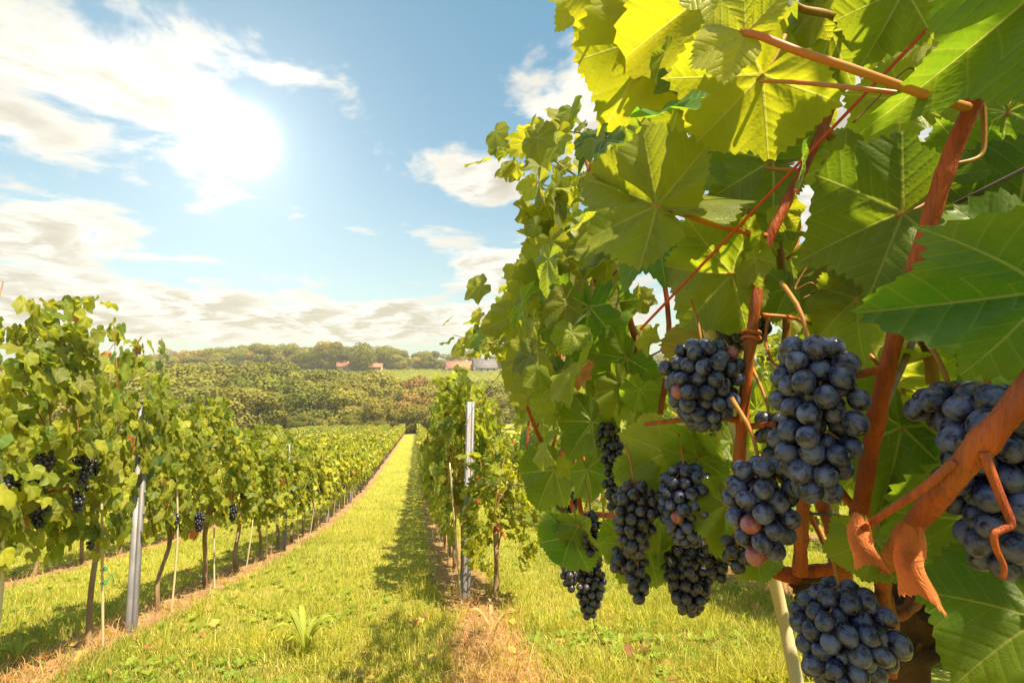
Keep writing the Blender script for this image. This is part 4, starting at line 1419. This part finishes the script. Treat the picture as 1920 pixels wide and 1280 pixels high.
# ------------------------------------------------------------------ bunches
BUNCHES = [
    # px, py, d, w, h (pixels), berry diameter m, material, label
    (1522, 785, .375, 178, 300, .0168, 'b', 'large bloom-dusted blue bunch hanging between the two orange canes'),
    (1318, 722, .56, 170, 170, .0168, 'b', 'broad blue bunch beside the middle cane, a few red berries in it'),
    (1425, 955, .42, 140, 195, .0160, 'b', 'loose blue bunch with two pink berries below the large bunch'),
    (1580, 1205, .41, 215, 210, .0150, 'd', 'lowest dark bunch with oval berries in front of the old trunk'),
    (1868, 900, .30, 215, 350, .0160, 'd', 'big dark bunch behind the thick slanting cane at the right edge'),
    (1785, 765, .335, 165, 90, .0158, 'd', 'near-black glossy bunch above the slanting cane'),
    (1285, 945, .68, 125, 150, .0165, 'b', 'blue-grey bunch below the folded leaf, left of the pink-berried one'),
    (1290, 1075, .76, 110, 150, .0160, 'm', 'long dark bunch hanging lowest over the grass, right of the heart-shaped leaf'),
    (1190, 972, .71, 90, 140, .0160, 'm', 'dark bunch half hidden behind the bright lobed leaf'),
    (1390, 620, .68, 110, 80, .0168, 'k', 'shaded dark bunch behind the middle cane, above the broad one'),
    (1105, 1092, 1.06, 64, 130, .0155, 'm', 'slender purple-grey bunch hanging lowest at the left of the near vine'),
    (1196, 1085, .73, 46, 100, .0158, 'm', 'narrow dark bunch left of the heart-shaped leaf'),
    (1140, 822, .92, 52, 60, .0158, 'k', 'small dark bunch at the top of the long hanging ones'),
    (1152, 893, .90, 54, 130, .0158, 'k', 'long narrow dark bunch behind the drooping yellow leaf edge'),
    (1164, 1054, .76, 46, 52, .0155, 'm', 'small dark bunch behind the bright lobed leaf'),
    (1068, 1080, 1.04, 34, 58, .0155, 'm', 'little bunch hugging the left of the slender one'),
    (1062, 935, 1.35, 80, 50, .0150, 'k', 'shrivelled dark bunch among brown stalks at the left'),
    (1108, 1000, .93, 42, 84, .0155, 'k', 'shaded bunch above the slender low one'),
    (1382, 1035, .61, 54, 76, .0158, 'm', 'small dark bunch behind the pointed leaf'),
    (1345, 1050, .70, 50, 84, .0158, 'k', 'shaded bunch tucked behind the long low one'),
    (1655, 920, .50, 85, 130, .0168, 'k', 'black shaded bunch behind the tall orange cane'),
    (1445, 820, .52, 70, 90, .0168, 'k', 'shaded bunch peeping out left of the large bloom-dusted one'),
    (1742, 622, .56, 60, 62, .0160, 'g', 'small unripe green bunch behind the upper leaf'),
    (1890, 665, .36, 70, 60, .0168, 'k', 'dark bunch tucked under the bright leaf at the right edge'),
    (1200, 830, 1.1, 26, 36, .0155, 'k', 'tiny cluster beside the drooping leaf'),
]
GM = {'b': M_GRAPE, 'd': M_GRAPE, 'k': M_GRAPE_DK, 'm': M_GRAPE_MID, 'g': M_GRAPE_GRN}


def berry(seg, rings, oval):
    V, U = [], []
    for i in range(rings + 1):
        t = math.pi * i / rings
        for j in range(seg):
            a = 2 * math.pi * j / seg
            V.append((math.sin(t) * math.cos(a), math.sin(t) * math.sin(a), math.cos(t) * oval))
            U.append((j / seg, i / rings))
    F = [(i * seg + j, (i + 1) * seg + j, (i + 1) * seg + (j + 1) % seg, i * seg + (j + 1) % seg) for i in range(rings) for j in range(seg)]
    return np.array(V) * .5, np.array(F), np.array(U)


BER = {}


def berry_mesh(dia, kind, hi):
    k = (round(dia, 5), kind, hi)
    if k not in BER:
        V, F, U = berry(24, 16, 1.16 if kind == 'd' else 1.05) if hi else berry(14, 9, 1.04)
        BER[k] = mesh('grape', V * dia, F, GM[kind] if kind in GM else M_GRAPE_PINK, U, np.zeros((len(V), 4)), True)
    return BER[k]


def pack(Wd, Ht, dia, r, fill=.66):
    """berries settled into a tapering bunch, hung from the top at the origin"""
    vol = math.pi / 6 * Wd * Wd * Ht * .95
    n = int(max(8, min(99, fill * vol / (math.pi / 6 * dia ** 3))))
    prof = lambda t: np.interp(t, [0, .12, .3, .55, .8, 1], [.35, .8, 1.0, .82, .52, .16])
    t = r.beta(1.15, 1.35, n)
    an = r.uniform(0, 6.28, n)
    rr = np.sqrt(r.random(n)) * (Wd / 2 - dia * .3) * prof(t)
    p = np.stack([rr * np.cos(an), rr * np.sin(an), -t * (Ht - dia) - dia / 2], -1)
    for it in range(70):
        d = p[:, None] - p[None]
        ds = np.linalg.norm(d, axis=2) + np.eye(n)
        ov = np.clip(dia * .95 - ds, 0, None)
        p += (d / ds[..., None] * ov[..., None]).sum(1) * .38
        p[:, :2] *= .992
        t = np.clip(-(p[:, 2] + dia / 2) / (Ht - dia), 0, 1)
        lim = (Wd / 2 - dia * .35) * prof(t) + dia * .15
        rad = np.hypot(p[:, 0], p[:, 1])
        f = np.minimum(1, lim / (rad + 1e-9))
        p[:, :2] *= (f * .5 + .5)[:, None]
        p[:, 2] = np.clip(p[:, 2], -Ht + dia / 2, -dia * .4)
    return p


def bunch(px, py, d, wpx, hpx, dia, kind, label, group=None):
    Wd, Ht = wpx * d / FPX, hpx * d / FPX
    top = P(px, py - hpx / 2, d)
    r = np.random.default_rng(int(px * 7 + py))
    t = thing('grape_bunch', tuple(top), label, 'grape bunch', group)
    p = pack(Wd, Ht, dia, r)
    hi = dia * FPX / d > 24
    b = MB()
    rach = smooth_path([(r.normal(0, .004), .03, .045), (0, .008, .015), (0, 0, -Ht * .3), (r.normal(0, .003), 0, -Ht * .8)], 10)
    tube_to(b, rach, np.linspace(.0019, .0012, 10), 6)
    red = set()
    if 'red ber' in label or 'pink' in label:
        front = np.argsort(p @ (-(FW * [1, 1, 0]) * -1) + .4 * np.abs(p[:, 0] @ np.zeros((1,)) if False else 0))
        red = set(int(i) for i in front[:40][r.permutation(min(40, len(front)))][:2])
    for i, q in enumerate(p):
        z = min(0, q[2] + .55 * math.hypot(q[0], q[1]) + .004)
        e = np.array([0, 0, z])
        o_ = nrm(q - e)
        tube_to(b, np.array([e, e + (q - e) * .5, q - o_ * dia * .45]), .0008, 4)
        g = obj('grape', berry_mesh(dia * (.98 if i % 3 else .90), 'pink' if i in red else kind, hi), t, tuple(q))
        ax = Vector(o_ + r.normal(0, .35, 3) + np.array([0, 0, -.35]))
        g.rotation_euler = (-ax).to_track_quat('Z', 'Y').to_euler()
        s = r.uniform(.90, 1.06)
        g.scale = (s * r.uniform(.94, 1.04), s * r.uniform(.94, 1.04), s * r.uniform(.95, 1.06))
    obj('stalk', b.build('stalk', M_RACH, True), t)
    return t


for a in BUNCHES:
    bunch(*a)


def small_bunch(name, pos, Wd, Ht, dia, kind, label, group, seed):
    r = np.random.default_rng(seed)
    p = pack(Wd, Ht, dia, r, .6)
    V, F, U = berry(10, 7, 1.04)
    b = MB()
    for q in p:
        b.add(V * dia * r.uniform(.88, 1.05) + q, F, U, [r.random(), 0, 0, 1])
    t = thing('grape_bunch', tuple(pos), label, 'grape bunch', group)
    obj('grapes', b.build('grapes', GM[kind], True), t)
    b = MB()
    tube_to(b, smooth_path([(0, .01, .05), (0, 0, 0), (0, 0, -Ht * .7)], 6), .0018, 5)
    obj('stalk', b.build('stalk', M_RACH, True), t)


for i, (px, py, d, w_, h_, lab) in enumerate(((152, 905, 3.15, 60, 110, 'dark bunch on the near left vine, closest to the steel post'), (60, 930, 3.0, 70, 80, 'wide dark bunch low on the near left vine'),
                                             (28, 915, 2.9, 60, 60, 'dark bunch at the left edge of the view'), (85, 865, 3.0, 36, 46, 'small bunch high on the near left vine'),
                                             (175, 880, 3.3, 24, 40, 'pale-dusted small bunch beside the steel post'), (170, 1022, 3.4, 16, 22, 'tiny bunch low on the leaning trunk left of the post'), (75, 965, 3.0, 40, 50, 'lowest dark bunch on the near left vine'))):
    d *= .87
    small_bunch('grape_bunch', P(px, py - h_ / 2, d), w_ * d / FPX, h_ * d / FPX, .022, 'k' if i % 2 == 0 else 'm', lab, None, 800 + i)
small_bunch('grape_bunch', P(871, 950, 4.0), .07, .14, .018, 'm', 'small dark bunch beside the right steel post', None, 820)
for j in range(26):
    y = 4.4 + .47 * j + rh.uniform(-.15, .15)
    x = ROW_L + rh.uniform(.10, .2)
    small_bunch('grape_bunch', (x, y, float(gz(x, y)) + rh.uniform(.72, .92)), rh.uniform(.07, .10), rh.uniform(.11, .17), .022, 'k', 'small dark bunch under the leaves of the left row', 'bunches of the left row', 830 + j)

# ------------------------------------------------------------------ the near vines: the rest of their leaves
EDGE_Y = [-400, 0, 60, 130, 150, 215, 226, 240, 300, 350, 450, 530, 600, 640, 665, 700, 760, 850, 900, 980, 1050, 1075]
EDGE_X = [1020, 1045, 1075, 1085, 1130, 1150, 1060, 965, 935, 965, 985, 940, 905, 860, 920, 940, 960, 975, 985, 1005, 1030, 1100]


def fill_leaves(n, lo, hi, size, yel, protos, ok, seed, out_x=-1.0):
    r = np.random.default_rng(seed)
    pos = np.stack([r.uniform(lo[i], hi[i], n) for i in range(3)], -1)
    pos[:, 2] += gz(0, pos[:, 1])
    px, py, d = proj(pos)
    rad = size * FPX / np.maximum(d, .05)
    k = ok(px, py, d, rad, r)
    pos = pos[k]
    n = len(pos)
    outw = np.stack([r.normal(out_x * .6, .6, n), r.normal(-.35, .5, n), r.uniform(0, 1.0, n)], -1)
    tip = np.stack([r.normal(-.2, .5, n), r.normal(0, .5, n), r.uniform(-1.2, -.1, n)], -1)
    sz = size * r.uniform(.6, 1.2, n)
    hh = (pos[:, 2] - gz(0, pos[:, 1]))
    col = leaf_cols(n, r, yel, .24, .003)
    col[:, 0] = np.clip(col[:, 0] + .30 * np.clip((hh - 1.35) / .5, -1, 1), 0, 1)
    return place_leaves(protos, pos, outw, tip, sz, col, r)


def clear_of_bunches(px, py, d, rad):
    k = np.ones(len(px), bool)
    for (bx, by, bd, w_, h_, *_r) in BUNCHES:
        k &= ~((np.hypot((px - bx) / (w_ / 2 + rad * 1.1), (py - by) / (h_ / 2 + rad * 1.1)) < 1) & (d < bd + .08))
    return k


def ok1(px, py, d, rad, r):
    k = (px > np.interp(py, EDGE_Y, EDGE_X) + rad * .9) & (px < 2300) & (py > -400)
    low = np.interp(px, [1000, 1100, 1300, 1420, 1440, 1680, 1700, 2300], [860, 900, 930, 930, 980, 980, 1080, 1400])
    k &= py < low
    k &= d > np.interp(px, [1000, 1300, 1500, 1700, 1950], [.75, .62, .56, .47, .36])
    # ragged gaps with the sky behind
    k &= r.random(len(px)) < np.where(py > 640, .36, .66)
    for (gx, gy, gr) in ((1290, 400, 42), (1600, 255, 40), (1560, 300, 30), (1255, 495, 45), (1160, 45, 30), (1265, 590, 40), (1255, 280, 30), (1480, 420, 30), (1660, 180, 30), (1480, 690, 20)):
        k &= np.hypot(px - gx, py - gy) > gr + rad * .6
    return k & clear_of_bunches(px, py, d, rad)


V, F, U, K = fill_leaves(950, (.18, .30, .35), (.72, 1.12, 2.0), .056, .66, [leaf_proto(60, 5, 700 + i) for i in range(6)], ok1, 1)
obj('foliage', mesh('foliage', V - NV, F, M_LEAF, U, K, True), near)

# smaller leaves in front, layered over the large ones
def ok4(px, py, d, rad, r):
    k = (px > np.interp(py, EDGE_Y, EDGE_X) + rad) & (px > 1080) & (px < 1900) & (py > -40) & (py < 640) & (d > .40) & (d < .64)
    for (gx, gy, gr) in ((1290, 400, 42), (1600, 255, 40), (1255, 495, 45), (1265, 590, 40), (1255, 280, 30), (1410, 600, 60), (1670, 620, 60), (1500, 110, 50), (1320, 520, 40)):
        k &= np.hypot(px - gx, py - gy) > gr + rad * .5
    return k & clear_of_bunches(px, py, d, rad) & (r.random(len(px)) < .55)


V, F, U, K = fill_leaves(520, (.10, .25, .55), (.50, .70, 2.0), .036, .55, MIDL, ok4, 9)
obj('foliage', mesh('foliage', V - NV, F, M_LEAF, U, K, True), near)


def ok5(px, py, d, rad, r):
    k = (px > np.interp(py, EDGE_Y, EDGE_X) + rad * .4) & (px < 1260) & (py > 250) & (py < 900) & (d > .72) & (d < 1.3)
    return k & clear_of_bunches(px, py, d, rad) & (r.random(len(px)) < .5)


V, F, U, K = fill_leaves(900, (.05, .60, .50), (.45, 1.4, 2.0), .034, .62, MIDL, ok5, 12)
obj('foliage', mesh('foliage', V - NV, F, M_LEAF, U, K, True), near)


# unseen leaves added past the right edge and overhead, to shade the near vine
def ok3(px, py, d, rad, r):
    return ((px > 1940 + rad) | ((py < -20 - rad) & (px > 1560)) | (d < .02)) & (np.abs(d) > .05)


V, F, U, K = fill_leaves(320, (.40, -.55, .65), (.85, .50, 2.0), .066, .40, MIDL, ok3, 3)
obj('foliage', mesh('foliage', V - NV, F, M_LEAF, U, K, True), near)

SV = np.array([.455, .50, float(gz(.455, .50))])
second = thing('grapevine', tuple(SV), 'taller grapevine behind the near one, its long shoots standing against the sky', 'grapevine')


def ok2(px, py, d, rad, r):
    k = (px > np.interp(py, EDGE_Y, EDGE_X) + rad * .5) & (px < 1500) & (py > 205)
    k &= py < np.interp(px, [950, 1010, 1100, 1300, 1500], [980, 1040, 960, 960, 900])
    k &= r.random(len(px)) < np.where(px < 1075, np.interp(py, [200, 300, 600, 1000], [1.0, .60, .8, .8]), np.interp(py, [200, 300, 600, 700, 800, 1000], [1.0, .60, .72, .50, .32, .26]))
    for (gx, gy, gr) in ((1075, 480, 22), (1290, 400, 30), (1050, 600, 18), (1255, 495, 30), (1265, 590, 40), (1210, 280, 26), (1050, 400, 20)):
        k &= np.hypot(px - gx, py - gy) > gr + rad * .6
    return k & clear_of_bunches(px, py, d, rad)


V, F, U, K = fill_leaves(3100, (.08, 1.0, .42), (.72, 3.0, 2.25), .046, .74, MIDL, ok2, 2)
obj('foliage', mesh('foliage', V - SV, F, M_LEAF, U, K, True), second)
b = MB()
t2 = smooth_path([SV + (0, 0, -.05), SV + (.02, .03, .3), SV + (-.01, -.02, .55), P(1545, 1180, .61), P(1528, 1095, .62), P(1522, 1070, .62)], 40)
k = np.linspace(0, 1, 40)
tube_to(b, t2, (.021 + .004 * np.sin(k * 41) + .003 * np.sin(k * 67)) * np.interp(k, [0, .85, 1], [1.1, 1, .6]), 14, None, .16)
obj('trunk', b.build('trunk', M_BARK, True, SV), second)
for i in range(8):
    y0 = rh.uniform(.85, 1.75)
    z0 = float(gz(0, y0))
    p = smooth_path([(ROW_R - .04, y0, z0 + .84), (ROW_R + rh.normal(-.02, .05), y0 + rh.normal(0, .06), z0 + 1.15), (ROW_R + rh.normal(.0, .08), y0 + rh.normal(.1, .12), z0 + rh.uniform(1.25, 1.55))], 14)
    bb = MB()
    tube_to(bb, p, np.linspace(.0055, .0028, 14), 7)
    obj('cane', bb.build('cane', M_CANE, True, SV), second)
bb = MB()
tube_to(bb, smooth_path([P(1525, 1085, .62), P(1440, 1066, .64), P(1330, 1010, .80), P(1190, 972, 1.0), P(1090, 962, 1.25)], 24), np.linspace(.010, .006, 24), 8, None, .05)
obj('fruiting_arm', bb.build('fruiting_arm', M_CANE, True, SV), second)
# shoots reaching out at the left edge of the second vine
for i, (l, nl) in enumerate((([(1020, 560, 1.6), (960, 640, 1.7), (900, 640, 1.75), (850, 628, 1.8)], 12), ([(1080, 330, 1.5), (1020, 290, 1.55), (970, 268, 1.6), (935, 300, 1.6)], 12),
                             ([(1040, 520, 1.5), (980, 530, 1.55), (940, 520, 1.55)], 8), ([(1030, 620, 1.5), (970, 590, 1.6), (905, 600, 1.65)], 9), ([(1180, 300, 1.3), (1090, 250, 1.4), (1010, 255, 1.5)], 14))):
    p = smooth_path(PP(l), 16)
    bb = MB()
    tube_to(bb, p, np.linspace(.0032, .0012, 16), 6)
    so = obj('lateral_shoot', bb.build('lateral_shoot', M_CANE2, True, SV), second)
    q = p[np.linspace(4, 15, nl).astype(int)] + rh.normal(0, .03, (nl, 3))
    nn = np.stack([rh.normal(-.5, .5, nl), rh.normal(-.3, .5, nl), rh.uniform(.1, 1, nl)], -1)
    tp_ = np.stack([rh.normal(-.5, .5, nl), rh.normal(0, .5, nl), rh.uniform(-1, .2, nl)], -1)
    V, F, U, K = place_leaves(MIDL, q, nn, tp_, rh.uniform(.028, .06, nl), leaf_cols(nl, rh, .8, .15, 0), rh)
    obj('foliage', mesh('foliage', V - SV, F, M_LEAF, U, K, True), so)

# ------------------------------------------------------------------ warm summer haze over the valley
def haze():
    b = MB()
    box_to(b, (-420, -60, -60), (420, 420, 25))
    m, t = mat('haze')
    v = t.n('ShaderNodeVolumePrincipled', {'Color': (1.0, 0.93, 0.78, 1), 'Density': 0.0007, 'Anisotropy': 0.2})
    o = t.n('ShaderNodeOutputMaterial')
    t.nt.links.new(v.outputs[0], o.inputs['Volume'])
    tag(obj('haze', b.build('haze', m)), None, None, None, 'stuff')


haze()
